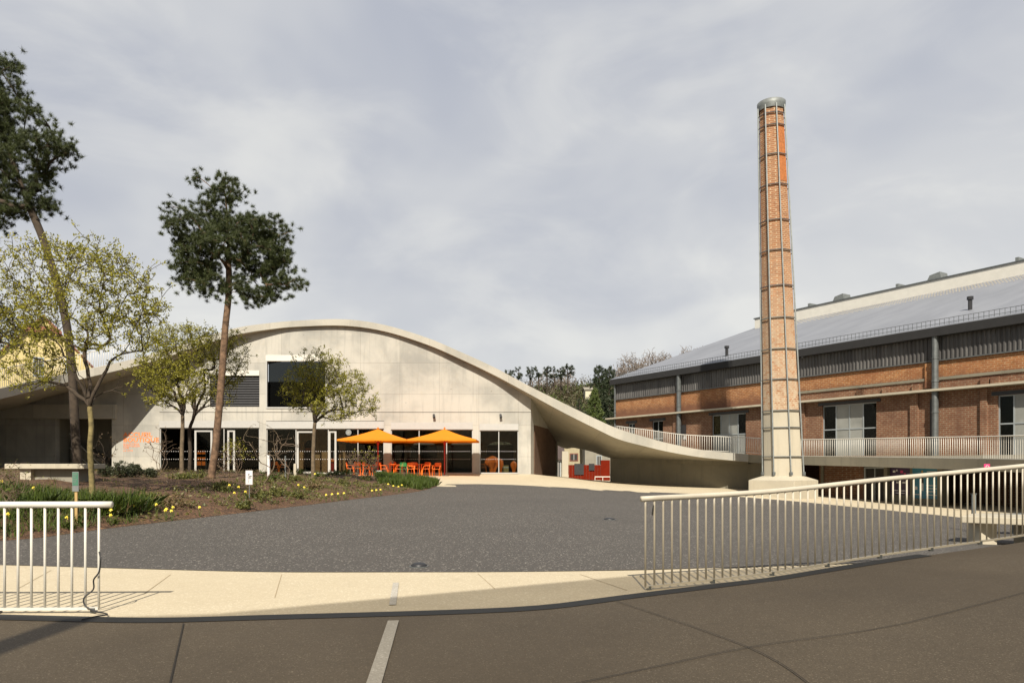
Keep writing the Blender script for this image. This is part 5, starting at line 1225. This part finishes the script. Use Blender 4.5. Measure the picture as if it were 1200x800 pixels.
# spring leafed trees
btree('magnolia_tree', [(108, 582, 0), (107.5, 560, .03), (105.5, 525, -.03), (107, 500, 0), (105, 476, .03)], zb(108, 18), 18.,
      [(45, 320, 18, 42, 40), (110, 315, 18, 42, 34), (150, 350, 18, 40, 34), (20, 365, 18.3, 40, 34), (80, 370, 17.6, 50, 46), (135, 395, 18, 40, 30), (40, 425, 18, 40, 24), (165, 372, 18, 26, 22), (180, 362, 18, 16, 14), (30, 445, 18, 26, 12), (100, 300, 18, 20, 18), (135, 312, 18, 22, 16)],
      560, .064, 'leafy yellow green tree with lichen covered trunk nearest the left railing', 'tree', 31, 'mag_leaf', 12, .07, .11, 'bark_yellow', .9, .45, .0065, prim=[(66, 400, -.3), (102, 388, .3), (136, 418, .1), (150, 452, .4), (52, 448, .3), (84, 420, -.6)])
btree('spring_tree', [(213, 558, 0), (213, 530, 0), (214, 500, 0), (214, 486, 0)], zb(213, 30), 30.,
      [(190, 425, 30, 28, 30), (215, 405, 30, 30, 26), (200, 395, 30, 26, 14), (178, 440, 30, 20, 22), (210, 450, 29.6, 30, 24), (190, 470, 30, 20, 8)],
      420, .08, 'round green crowned tree with straight trunk, left of the leaning pine', 'tree', 41, 'olive_leaf', 12, .085, .11, 'bark', .9, .45, .006, prim=[(196, 452, 0), (206, 440, .3), (216, 438, -.2), (222, 455, .2), (186, 470, -.3)])
btree('spring_tree', [(222, 558, 0), (223, 530, 0), (222, 505, 0), (226, 492, 0)], zb(222, 31), 31.,
      [(250, 405, 31, 26, 22), (262, 430, 31, 26, 26), (240, 440, 31.4, 28, 30), (275, 410, 31, 18, 22), (255, 460, 31, 20, 22), (232, 395, 31, 18, 14)],
      380, .075, 'dark trunked tree forking right behind the leaning pine trunk', 'tree', 51, 'olive_leaf', 8, .08, .12, 'bark_dark', .9, .45, .006, prim=[(240, 455, 0), (230, 445, .3), (252, 462, -.2), (226, 460, .4)])
btree('spring_tree', [(367, 562, 0), (367, 535, 0), (368, 508, 0), (369, 495, 0)], zb(367, 31), 31.,
      [(370, 432, 31, 30, 20), (352, 450, 31, 22, 22), (385, 440, 31, 26, 22), (405, 455, 31, 26, 22), (425, 470, 31, 18, 16), (395, 475, 30.6, 30, 20), (362, 470, 31.4, 26, 16), (437, 482, 31, 8, 8)],
      460, .08, 'small round crowned tree in front of the tall upper window', 'tree', 61, 'olive_leaf', 13, .075, .11, 'bark', .9, .45, .0055, prim=[(358, 458, 0), (370, 450, .3), (384, 458, -.2), (392, 480, .2)])
btree('spring_tree', [(-25, 600, 0), (-22, 540, 0), (-18, 470, 0), (-12, 430, 0)], .5, 21.,
      [(-10, 385, 21, 34, 28), (15, 375, 21, 14, 18), (10, 400, 21, 18, 12), (-40, 380, 21, 30, 34)],
      120, .10, 'dark leaved tree reaching in from the left edge', 'tree', 71, 'dark_leaf', 12, .09, .14, 'bark_dark', .8, .45, .006)
# thin saplings and bare shrubs
def shrub(name, px, py, Y, w_, h_, n, lab, cat, seed, leaf=None, nleaf=0, ls=.05, r=.012, stems=4, group=None, bark='twig', spread=.05, upb=.3, base=None):
    z = zb(px, Y) if base is None else base; x = PX(px, Y); root = empty(name, (x, Y, z), lab, cat, group); rng = np.random.default_rng(seed); mbs = MB(); tips = []; dirs = []
    for s_ in range(stems):
        T_ = Tree([(x + rng.normal() * .04, Y + rng.normal() * .04, z - .03), (x + rng.normal() * w_ * .08, Y + rng.normal() * w_ * .08, z + h_ * .22)], seed * 10 + s_, .12, .5)
        tg_ = blob_targets(T_.rng, [(x, Y, z + h_ * .62, w_ / 2, w_ / 2, h_ * .40)], max(3, n // stems), .2); T_.grow(tg_, up=.2, wig=.12); T_.radii(.004 if Y < 35 else .006, r, 2.2)
        for path in T_.paths: mbs.tube([T_.nodes[i] for i in path], [float(T_.r[i]) for i in path], 4, cap=False)
        tips += [T_.nodes[i][:] for i in T_.tips]; dirs += [T_.dirs[i][:] for i in T_.tips]
    mbs.build('stems', M[bark], root, smooth=True)
    if nleaf: cards('leaves', tips, dirs, nleaf, spread, ls, .5, M[leaf], root, seed + 5, upb, .3)
    return root
shrub('bare_shrub', 188, 556, 30, 1.6, 2.0, 40, 'bare twiggy shrub growing over the orange lettering', 'shrub', 101, 'dry', 2, .06)
shrub('bare_shrub', 122, 556, 27, 1.1, 1.7, 34, 'dark bare shrub beside the shaded stair wall', 'shrub', 102, 'dry', 3, .06, bark='bark_dark')
shrub('bare_shrub', 14, 592, 15.5, 1.3, 1.25, 46, 'loose bare shrub in front of the concrete bench, near the left edge', 'shrub', 103, 'herb', 3, .05)
shrub('dense_shrub', 277, 562, 30, 1.3, 1.5, 60, 'dense brownish shrub right of the leaning pine trunk', 'shrub', 104, 'olive_leaf', 6, .07, spread=.12, upb=.6)
shrub('bare_shrub', 262, 560, 31, .9, 1.1, 34, 'small brown shrub touching the dense one on its left', 'shrub', 114, 'dry', 6, .06, spread=.1)
shrub('young_sapling', 309, 566, 26, 2.2, 2.3, 40, 'thin young sapling with pale stem before the first pillar', 'sapling', 105, 'dry', 2, .05, r=.03, stems=1, bark='bark')
shrub('young_sapling', 336, 566, 28, 1.5, 2.2, 30, 'fine bare sapling in front of the second glass bay', 'sapling', 106, 'dry', 1, .05, r=.018, stems=2)
shrub('dense_shrub', 428, 562, 38, 1.6, 1.6, 50, 'brown reedy shrub in front of the left parasol chairs', 'shrub', 107, 'olive_leaf', 4, .08, stems=8, spread=.12, upb=.8)
shrub('dense_shrub', 414, 560, 39, 1.1, 1.5, 40, 'loose upright shrub left of the reedy one', 'shrub', 108, 'dry', 4, .08, stems=6, spread=.12, upb=.8)
shrub('bare_shrub', 438, 562, 38, .8, 1.2, 30, 'small bare shrub hiding the white block by the parasol pole', 'shrub', 118, 'dry', 3, .07, stems=6, spread=.1, upb=.8)
shrub('bare_shrub', 474, 563, 37, .7, .8, 20, 'wispy low shrub in front of the green chair', 'shrub', 109, 'dry', 2, .06, stems=5)
for i, (px, Y, r_, lb) in enumerate(((143, 24.5, .34, 'dark rounded bush on the bed crest below the lettering, leftmost of four'), (158, 25, .30, 'dark rounded bush second from the left on the crest'), (176, 26, .20, 'small dark bush right of the two rounded ones'), (123, 25, .22, 'low dark bush left of the rounded ones'))):
    z = zb(px, Y); x = PX(px, Y); rt_ = empty('round_bush', (x, Y, z), lb, 'bush', 'dark bushes on the bed crest'); rng = np.random.default_rng(200 + i)
    pts_ = []; 
    for _ in range(90): v = rng.normal(size=3); v /= np.linalg.norm(v); q_ = rng.random() ** .4; pts_.append((x + v[0] * q_ * r_, Y + v[1] * q_ * r_, z + r_ * .75 + v[2] * q_ * r_ * .85))
    cards('leaves', pts_, None, 26, .06, .06, .4, M['dark_leaf'], rt_, 210 + i, .4)
    mb = MB()
    for k in range(7): a = k * .9; mb.tube([(x, Y, z - .03), (x + .5 * r_ * math.cos(a), Y + .5 * r_ * math.sin(a), z + r_)], .008, 4)
    mb.build('stems', M['twig'], rt_)

# leaning trunk blades / grass tufts: stuff and clumps
def blades(name, spots, n, L, wid, mat, parent, seed, rad, lean=.5, curve=True):
    rng = np.random.default_rng(seed); S_ = np.repeat(np.array(spots, float), n, 0); N = len(S_); a = rng.random(N) * 6.283; r_ = rad * np.sqrt(rng.random(N))
    B = S_ + np.stack([np.cos(a) * r_, np.sin(a) * r_, np.zeros(N)], 1)
    th = rng.random(N) * 6.283; le = lean * rng.random(N); d = np.stack([np.cos(th) * le, np.sin(th) * le, np.ones(N)], 1); d /= np.linalg.norm(d, axis=1)[:, None]
    d2 = d.copy(); d2[:, 2] -= .9 * le / max(lean, .01) * .9; d2 /= np.linalg.norm(d2, axis=1)[:, None]
    u = np.stack([-np.sin(th), np.cos(th), np.zeros(N)], 1); ph = rng.random(N) * 6.28; u = np.stack([np.cos(ph), np.sin(ph), np.zeros(N)], 1)
    l = L * (.55 + .6 * rng.random(N))[:, None]; m_ = B + d * l * .55; t_ = m_ + d2 * l * .45; wv = u * wid / 2
    v = np.stack([B - wv, B + wv, m_ + wv * .8, t_, m_ - wv * .8], 1).reshape(-1, 3); return npmesh(name, v, 5, mat, parent)
rb = np.random.default_rng(77)
def scatter(poly_px, n, seed):   # scatter in a ground region given by image-plan corner points resolved on the bed
    r_ = np.random.default_rng(seed); xs_ = [p[0] for p in poly_px]; ys_ = [p[1] for p in poly_px]; out = []
    while len(out) < n:
        x = r_.uniform(min(xs_), max(xs_)); y = r_.uniform(min(ys_), max(ys_))
        if inside(poly_px, x, y) and inside(bed, x, y) and pdist(bed, x, y) > .12: out.append((x, y, bed_z(x, y) - .01))
    return out
# big strap-leaved clumps near the leafy tree
for i, (px, Y, n, rad, L, lb) in enumerate(((133, 17.6, 420, .42, .62, 'large dark green strap leaved clump right of the lichen covered trunk'), (157, 18.2, 420, .40, .60, 'dark green strap leaved clump at the right end of the row'), (116, 17.4, 300, .34, .5, 'smaller green clump at the foot of the lichen covered trunk'),
                                           (95, 17.3, 260, .34, .48, 'green clump left of the lichen covered trunk'), (56, 16.6, 300, .38, .5, 'bright green clump in front of the concrete bench'), (38, 16.2, 220, .34, .46, 'green clump near the loose bare shrub'))):
    x = PX(px, Y); z = zb(px, Y); rt_ = empty('daylily_clump', (x, Y, z), lb, 'plant', 'strap leaved clumps')
    blades('leaves', [(x, Y, z)], n, L, .022, M['grass'], rt_, 300 + i, rad, 1.1)
    blades('dead_leaves', [(x, Y, z)], 60, L * .6, .02, M['dry'], rt_, 330 + i, rad, 1.4)
g1 = scatter([(-14, 13), (-9.9, 14), (-8.9, 16.6), (-9.5, 19), (-13, 18.5), (-18, 19)], 900, 5)
tag(blades('low_grass', g1, 14, .26, .014, M['grass'], None, 6, .16, .9), 'low green herbs and grass behind the left railing', 'ground cover', kind='stuff')
g2 = scatter([(-7.4, 39.5), (-3.9, 39.6), (-3.6, 37.4), (-4.4, 33.5), (-6, 33)], 650, 7)
tag(blades('grass_strip', g2, 26, .36, .022, M['grass'], None, 8, .16, .6), 'dense dark green grass at the tip of the bed', 'grass', kind='stuff')
g3 = scatter([(p[0], p[1]) for p in bed], 1500, 9)
tag(blades('herb_cover', g3, 9, .12, .014, M['herb'], None, 10, .14, 1.4), 'sparse olive herbs over the mulch', 'ground cover', kind='stuff')
gm = scatter([(-9.4, 30), (-5.2, 33), (-4.6, 33), (-6.2, 25), (-8.4, 19), (-9.8, 15.3), (-10.5, 17)], 520, 19)
tag(cards('edge_herbs', gm, None, 16, .16, .085, .5, M['herb'], None, 20, .5), 'mixed yellow green and brown herbs along the gravel edge', 'ground cover', kind='stuff')
g4 = scatter([(p[0], p[1]) for p in bed], 5200, 11)
tag(cards('mulch_chips', [(a, b, c + .02) for a, b, c in g4], None, 5, .22, .055, .45, M['dry'], None, 12, 0.), 'brown bark chips covering the bed', 'mulch', kind='stuff')
# small herb clumps
hc = [(345, 29, 'yellow green'), (372, 33, 'dark green'), (392, 36, 'dark green'), (325, 23.6, 'bright green'), (345, 24.0, 'bright green'), (300, 22.4, 'olive'), (262, 22.5, 'dry olive'), (215, 25.5, 'grey green'), (228, 26, 'grey green'), (365, 27.0, 'rusty'), (402, 30, 'olive'), (430, 34, 'olive'), (315, 28, 'green'), (455, 36.5, 'green'), (350, 34.5, 'dark green'), (405, 37.5, 'dark green'), (285, 20.9, 'olive'), (205, 19.4, 'brownish'), (175, 19.2, 'grey green')]
places = ['behind the sapling stem', 'at the foot of the small round tree', 'right of the small round tree', 'on the gravel edge below the plant label', 'beside the bright one on the gravel edge', 'below the white plant label', 'on the mulch slope below the leaning pine', 'at the foot of the twin trunks', 'left of the leaning pine foot', 'in the middle of the flower strip', 'near the yellow flowers of the middle strip', 'below the reedy shrub', 'at the foot of the thin sapling', 'left of the pale daffodil group', 'left of the small round tree', 'in front of the terrace edge', 'on the gravel edge below the leaning pine', 'on the gravel edge nearest the strap leaved clumps', 'just right of the strap leaved clumps']
for i, ((px, Y, c_), pl_) in enumerate(zip(hc, places)):
    x = PX(px, Y); 
    if not inside(bed, x, Y): continue
    z = bed_z(x, Y); rt_ = empty('herb_clump', (x, Y, z), f'{c_} herb clump {pl_}', 'plant', 'herb clumps on the bed'); rng = np.random.default_rng(400 + i); r_ = .28 + .2 * rng.random()
    m_ = 'grass' if 'dark' in c_ or c_ == 'green' else ('dry' if c_ in ('rusty', 'brownish') else 'herb')
    pts_ = [(x + rng.normal() * r_ * .5, Y + rng.normal() * r_ * .5, z + abs(rng.normal()) * .10) for _ in range(34)]
    cards('leaves', pts_, None, 12, .08, .09, .4, M[m_], rt_, 420 + i, .7)
    blades('stems', [(x, Y, z)], 40, .3, .014, M['herb'], rt_, 450 + i, r_ * .7, .8)
# daffodils
dz = empty('daffodil'); 
MB().tube([(0, 0, 0), (.01, 0, .12), (.0, 0, .24)], .005, 4).build('stem', M['grass'], dz, local=True)
mb = MB(); vs_ = [(0, -.0, .25)]
for k in range(12): a = math.pi * 2 * k / 12; r_ = .05 if k % 2 == 0 else .026; vs_.append((r_ * math.cos(a), -.012, .25 + r_ * math.sin(a)))
mb.add(vs_, [(0, 1 + k, 1 + (k + 1) % 12) for k in range(12)]); mb.tube([(0, -.01, .25), (0, -.05, .252)], [.014, .022], 8); mb.build('flower', M['yellow'], dz, local=True)
mb = MB()
for a in (.3, 2.2, 4.3): mb.add([(0, 0, 0), (.012, 0, 0), (.07 * math.cos(a) + .006, .07 * math.sin(a), .2), (.07 * math.cos(a), .07 * math.sin(a), .2)], [(0, 1, 2, 3)])
mb.build('leaves', M['grass'], dz, local=True)
df = [(79, 605, 'behind the left railing, among the green herbs'), (130, 597, 'right of the railing tip, nearest the gravel'), (156, 592, 'below the strap leaved clumps, leftmost of the loose row'), (161, 586, 'above the loose row, against the dark clump'), (183, 590, 'in the middle of the loose row'), (195, 596, 'at the lower right of the loose row'), (201, 602, 'lowest of the loose row'), (234, 606, 'alone on the gravel edge below the mulch slope'), (130, 606, 'lower left, close to the railing top tube'), (203, 594, 'upper right of the loose row'), (194, 602, 'left of the lowest one'),
      (269, 568, 'below the dense brown shrub'), (275, 577, 'on the mulch left of the white plant label'), (280, 570, 'just left of the white plant label'), (288, 576, 'under the white plant label'), (350, 568, 'left of the small round tree'), (357, 571, 'beside the small round tree'), (382, 580, 'leftmost of the middle strip'), (389, 582, 'second in the middle strip'), (396, 585, 'orange yellow one in the middle strip'), (403, 583, 'right end of the middle strip'), (369, 555, 'at the trunk foot of the small round tree'),
      (436, 575, 'lower left of the pale group by the grass tip'), (441, 577, 'bottom of the pale group'), (446, 576, 'lower right of the pale group'), (461, 569, 'left of the bright pair before the green chair'), (467, 570, 'middle of the bright pair before the green chair'), (471, 568, 'right of the bright pair before the green chair'), (455, 567, 'alone above the pale group'), (10, 602, 'at the far left edge behind the railing'), (40, 572, 'left of the bright green clump'), (3, 563, 'near the bench, at the left edge')]
first = True
for i, (px, py, pl_) in enumerate(df):
    # find the bed point seen at this pixel
    best = None
    for Y in np.arange(13, 46, .1):
        x = PX(px, Y)
        if not inside(bed, x, Y): continue
        z = bed_z(x, Y) + .25; e = abs(545 - F * (z - 1.5) / Y - py)
        if best is None or e < best[0] - .05: best = (e, x, Y, z - .25)
    if best is None: continue
    o = dz if first else copy_tree(dz); first = False; o.location = best[1:]; o.rotation_euler = (0, 0, R((i * 47) % 50 - 25)); k = .72 + best[2] / 90; o.scale = (k, k, 1); tag(o, 'yellow daffodil ' + pl_, 'flower', 'daffodils in the bed')

# signs and stakes in the bed
x, Y = PX(89, 16.2), 16.2; z = zb(89, 16.2); o = empty('plant_label', (x, Y, z), 'green and grey plant label on a wooden stake in front of the bench', 'sign')
mb = MB(); mb.box(x - .03, x + .03, Y, Y + .03, z - .05, PZ(553, Y)); mb.build('stake', M['wood'], o)
mb = MB(); mb.box(x - .072, x + .072, Y - .02, Y - .002, PZ(575.5, Y), PZ(552.5, Y)); mb.build('panel', M['galv'], o)
mb = MB(); mb.box(x - .062, x + .062, Y - .026, Y - .021, PZ(568.5, Y), PZ(553.5, Y)); mb.build('green_field', M['label_green'], o)
mb = MB(); 
for k in range(6): mb.box(x - .05, x + .05 - .02 * (k % 3), Y - .030, Y - .027, PZ(555.5 + k * 2, Y), PZ(554.9 + k * 2, Y))
mb.build('print', M['galv'], o)
Y = 22.; x = PX(292, Y); z = zb(292, Y); o = empty('plant_label', (x, Y, z), 'white rectangular plant label with a dark plant drawing', 'sign'); zt2, zb2 = PZ(551, Y), PZ(567.5, Y)
mb = MB(); mb.box(x - .105, x + .105, Y - .01, Y + .01, zb2, zt2); mb.build('panel', M['print'], o)
mb = MB(); rng = np.random.default_rng(9)
for k in range(16): a = rng.uniform(0, 6.28); r_ = rng.uniform(.01, .06); mb.obox((x + .01 + r_ * math.cos(a), Y - .012 - .0003 * k, lerp(zb2, zt2, .6) + r_ * math.sin(a) * 1.3), .035, .002, .012, 0, 0)
mb.tube([(x - .02, Y - .012, lerp(zb2, zt2, .15)), (x + .01, Y - .012, lerp(zb2, zt2, .6))], .004, 4); mb.build('drawing', M['galv_dark'], o)
mb = MB(); mb.tube([(x, Y + .02, z - .05), (x, Y + .02, zt2 - .05)], .012, 6); mb.build('stake', M['galv'], o)
for i, (px, yt, yb_, Y, w_, m_, lb) in enumerate(((334.5, 534, 563, 29, .05, 'galv', 'thin pale stake in the bed before the glass front'), (346, 543, 562, 31, .12, 'pale_conc', 'short pale mottled post right of the thin stake'), (315, 533, 560, 30, .10, 'print', 'white wrapped post behind the sapling stem'), (444.5, 551, 563, 40, .28, 'print', 'white block at the foot of the left parasol pole'))):
    x = PX(px, Y); z = PZ(yb_, Y) - .2; o = empty('garden_post', (x, Y, z), lb, 'post', 'posts in the bed'); mb = MB(); mb.box(x - w_ / 2, x + w_ / 2, Y - w_ / 2, Y + w_ / 2, z, PZ(yt, Y) - .03); bevel(mb.build('post', M[m_], o), .01)
    mb = MB(); mb.box(x - w_ * .42, x + w_ * .42, Y - w_ * .42, Y + w_ * .42, PZ(yt, Y) - .029, PZ(yt, Y)); mb.build('cap', M[m_], o)
# low white rail by the terrace
x0, x1, Y = PX(277.5, 41), PX(306, 41), 41.; o = empty('low_rail', (x0, Y, .8), 'low white steel edging rail before the glass door, at the bed crest', 'rail'); mb = MB(); mb.tube([(x0, Y, .6), (x0, Y, PZ(553, Y)), ], .05, 6); mb.build('post', M['white_metal'], o); mb = MB(); mb.box(x0, x1, Y, Y + .06, PZ(559, Y), PZ(556, Y)); mb.build('rail', M['white_metal'], o)
# concrete bench / table
Y = 21.; bx0, bx1 = PX(8, Y), PX(101, Y); z0 = PZ(566, Y); o = empty('concrete_bench', ((bx0 + bx1) / 2, Y, z0), 'long pale concrete table bench on a dark base at the left', 'bench')
zt3 = PZ(543.2, Y)
mb = MB(); mb.box(bx0, bx1, Y - .1, Y + 1.0, zt3 - .145, zt3); bevel(mb.build('top', M['pale_conc'], o), .012)
mb = MB(); mb.box(PX(36, Y), bx1 - .35, Y + .18, Y + .85, z0 - .3, zt3 - .147); mb.build('base', M['shade_conc'], o)
mb = MB(); mb.box(PX(23, Y), PX(35.5, Y), Y + .02, Y + .85, z0 - .3, zt3 - .147); mb.build('foot', M['pale_conc'], o)

# ---------------------------------------------------------------- trees on the hill
def hz(x, y): return terr(x, y)
def far_tree(name, px, ytop, ybase, Y, w_, kind, lab, seed, group=None, n=26):
    x = PX(px, Y); zt = PZ(ytop, Y); g_ = min(hz(x, Y), PZ(ybase, Y)); w_ = w_ * Y / F; root = empty(name, (x, Y, g_), lab, 'tree', group); rng = np.random.default_rng(seed); h_ = zt - g_
    zb_ = PZ(ybase, Y)
    if kind == 'pine':
        T_ = Tree([(x, Y, g_), (x + rng.normal() * .2, Y, lerp(zb_, zt, .5)), (x + rng.normal() * .3, Y, zt - .5)], seed, 1., .6)
        hh = zt - zb_; tg_ = blob_targets(T_.rng, [(x, Y, zt - hh * .2, w_ / 2, w_ / 2, hh * .2), (x + w_ * .15, Y, zt - hh * .36, w_ * .3, w_ * .3, hh * .12)], n, .2); T_.grow(tg_, up=.2, wig=.1); T_.radii(.05, .22, 2.2); T_.wood('trunk', M['bark_dark'], root, 5, 3)
        cards('crown', [T_.nodes[i][:] for i in T_.tips], None, 46, w_ * .10, .32, .5, M['conifer'], root, seed + 1, .2)
    elif kind == 'bare':
        T_ = Tree([(x, Y, g_), (x, Y, lerp(zb_, zt, .3))], seed, 1., .6); hh = zt - zb_
        tg_ = blob_targets(T_.rng, [(x, Y, zt - hh * .42, w_ / 2, w_ / 2, hh * .42)], n * 3, .35); T_.grow(tg_, up=.4, wig=.1); tp = [T_.nodes[i][:] for i in T_.tips]; ex = [tuple(np.array(t) + T_.rng.normal(0, .55, 3)) for t in tp for _ in range(5)]; T_.grow(ex, up=.2, wig=.05); T_.radii(.034, .28, 2.2); T_.wood('trunk', M['bare'], root, 5, 3)
    else:  # cone-shaped conifer
        MB().tube([(x, Y, g_), (x, Y, zt)], [.35, .04], 6).build('trunk', M['bark_dark'], root); pts_ = []; nn_ = n * 12; hh = zt - zb_
        for k in range(nn_):
            t = rng.random() ** .8; a = rng.uniform(0, 6.283); rr = (w_ * .64) * (.10 + .95 * t ** (.55 if kind == 'spruce' else .8)) * (.35 + .65 * rng.random() ** .5) * (.8 + .25 * math.sin(t * 26 + a * 2)); pts_.append((x + rr * math.cos(a), Y + rr * math.sin(a), zt - t * hh - rr * .15))
        cards('crown', pts_, None, 34, w_ * .06, w_ * .055, .4, M['conifer' if kind == 'spruce' else 'conifer_g'], root, seed + 1, -.1)
    return root
pn = [(597, 431, 462, 15, 'first pine of the hill row, half behind the slab'), (608, 430, 462, 16, 'second pine of the hill row from the left'), (621, 430, 463, 17, 'third pine of the hill row from the left'), (631, 428, 464, 17, 'fourth pine of the hill row'), (641, 428, 465, 15, 'fifth pine of the hill row, in its middle'), (649, 429, 465, 14, 'sixth pine of the hill row'), (657, 430, 463, 10, 'slender pine just left of the ivy covered tree')]
for i, (px, yt, yb_, w_, lb) in enumerate(pn): far_tree('hill_pine', px, yt, yb_, 205. + 3 * (i % 3), w_, 'pine', lb, 500 + i, 'pines in a row on the hill', 20)
far_tree('ivy_tree', 665, 426, 462, 200., 17, 'pine', 'tall ivy covered tree at the right end of the hill pines', 520, None, 30)
for i, (px, yt, w_) in enumerate(((637, 432, 14), (647, 433, 12), (658, 428, 16), (669, 431, 12), (654, 440, 14), (626, 440, 14))): far_tree('bare_tree', px, yt, 465, 212., w_, 'bare', 'grey leafless tree mingled with the hill pines', 530 + i, 'leafless trees between the pines', 10)
far_tree('spruce_tree', 702, 428.5, 495, 120., 27, 'spruce', 'tall dark spruce left of the brick hall, left half of the pair', 540, None, 46); far_tree('spruce_tree', 714, 429.5, 498, 123., 30, 'spruce', 'tall dark spruce closest to the brick hall corner', 541, None, 46)
far_tree('green_conifer', 697, 455, 502, 105., 24, 'green', 'bright green conifer in front of the dark spruces', 542, None, 40); far_tree('green_conifer', 679, 466, 488, 105., 12, 'spruce', 'small pointed conifer left of the bright green one', 543, None, 16)
for i, (px, yt, w_, Y, lb) in enumerate(((737, 415, 25, 170, 'round bare tree left of the roof slope'), (762, 413, 24, 172, 'bare tree second from the left above the roof'), (779, 414, 26, 175, 'broad bare tree in the middle above the roof'), (804, 408, 24, 180, 'bare tree rising behind the upper roof slope'), (822, 406, 22, 185, 'bare tree furthest right before the roof hides them'), (728, 432, 14, 165, 'low bare tree beside the spruce'), (750, 424, 18, 168, 'bare tree between the two round ones'), (838, 404, 18, 190, 'small bare tree peeping over the roof edge'))):
    far_tree('bare_tree', px, yt, 455, float(Y), w_, 'bare', lb, 560 + i, 'leafless trees behind the hall roof', 75)
# scrubby wood on the slope
rs = np.random.default_rng(900); sp2 = []; sp3 = []
while len(sp2) < 2600:
    y = rs.uniform(98, 235); u = rs.uniform(560, 760); x = PX(u, y); z = hz(x, y)
    if y > 190 or rs.random() < .6: sp2.append((x, y, z + abs(rs.normal()) * 1.6))
tag(cards('hillside_wood', sp2, None, 26, 1.5, .75, .28, leafmat('scrub_leaves', (.042, .038, .015), (.10, .082, .04), .1), None, 901, .5), 'brown and olive scrub covering the hillside', 'scrub', kind='stuff')
while len(sp3) < 420:
    y = rs.uniform(150, 240); u = rs.uniform(610, 740); x = PX(u, y); sp3.append((x, y, hz(x, y) + rs.random() * 2.5))
tag(cards('evergreen_scrub', sp3, None, 40, 1.3, .6, .4, M['conifer_g'], None, 903, .3), 'green bushes scattered over the hillside', 'scrub', kind='stuff')
Y = 190.; house('hill_house', 'tiny pale house on the hill beside the dark spruce', PX(686, Y), PX(694, Y), Y, Y + 6, PZ(464, Y) - 1, PZ(456.5, Y), PZ(453, Y), M['cream_wall'], M['shade_conc'], 'x')
sc.render.film_transparent = False
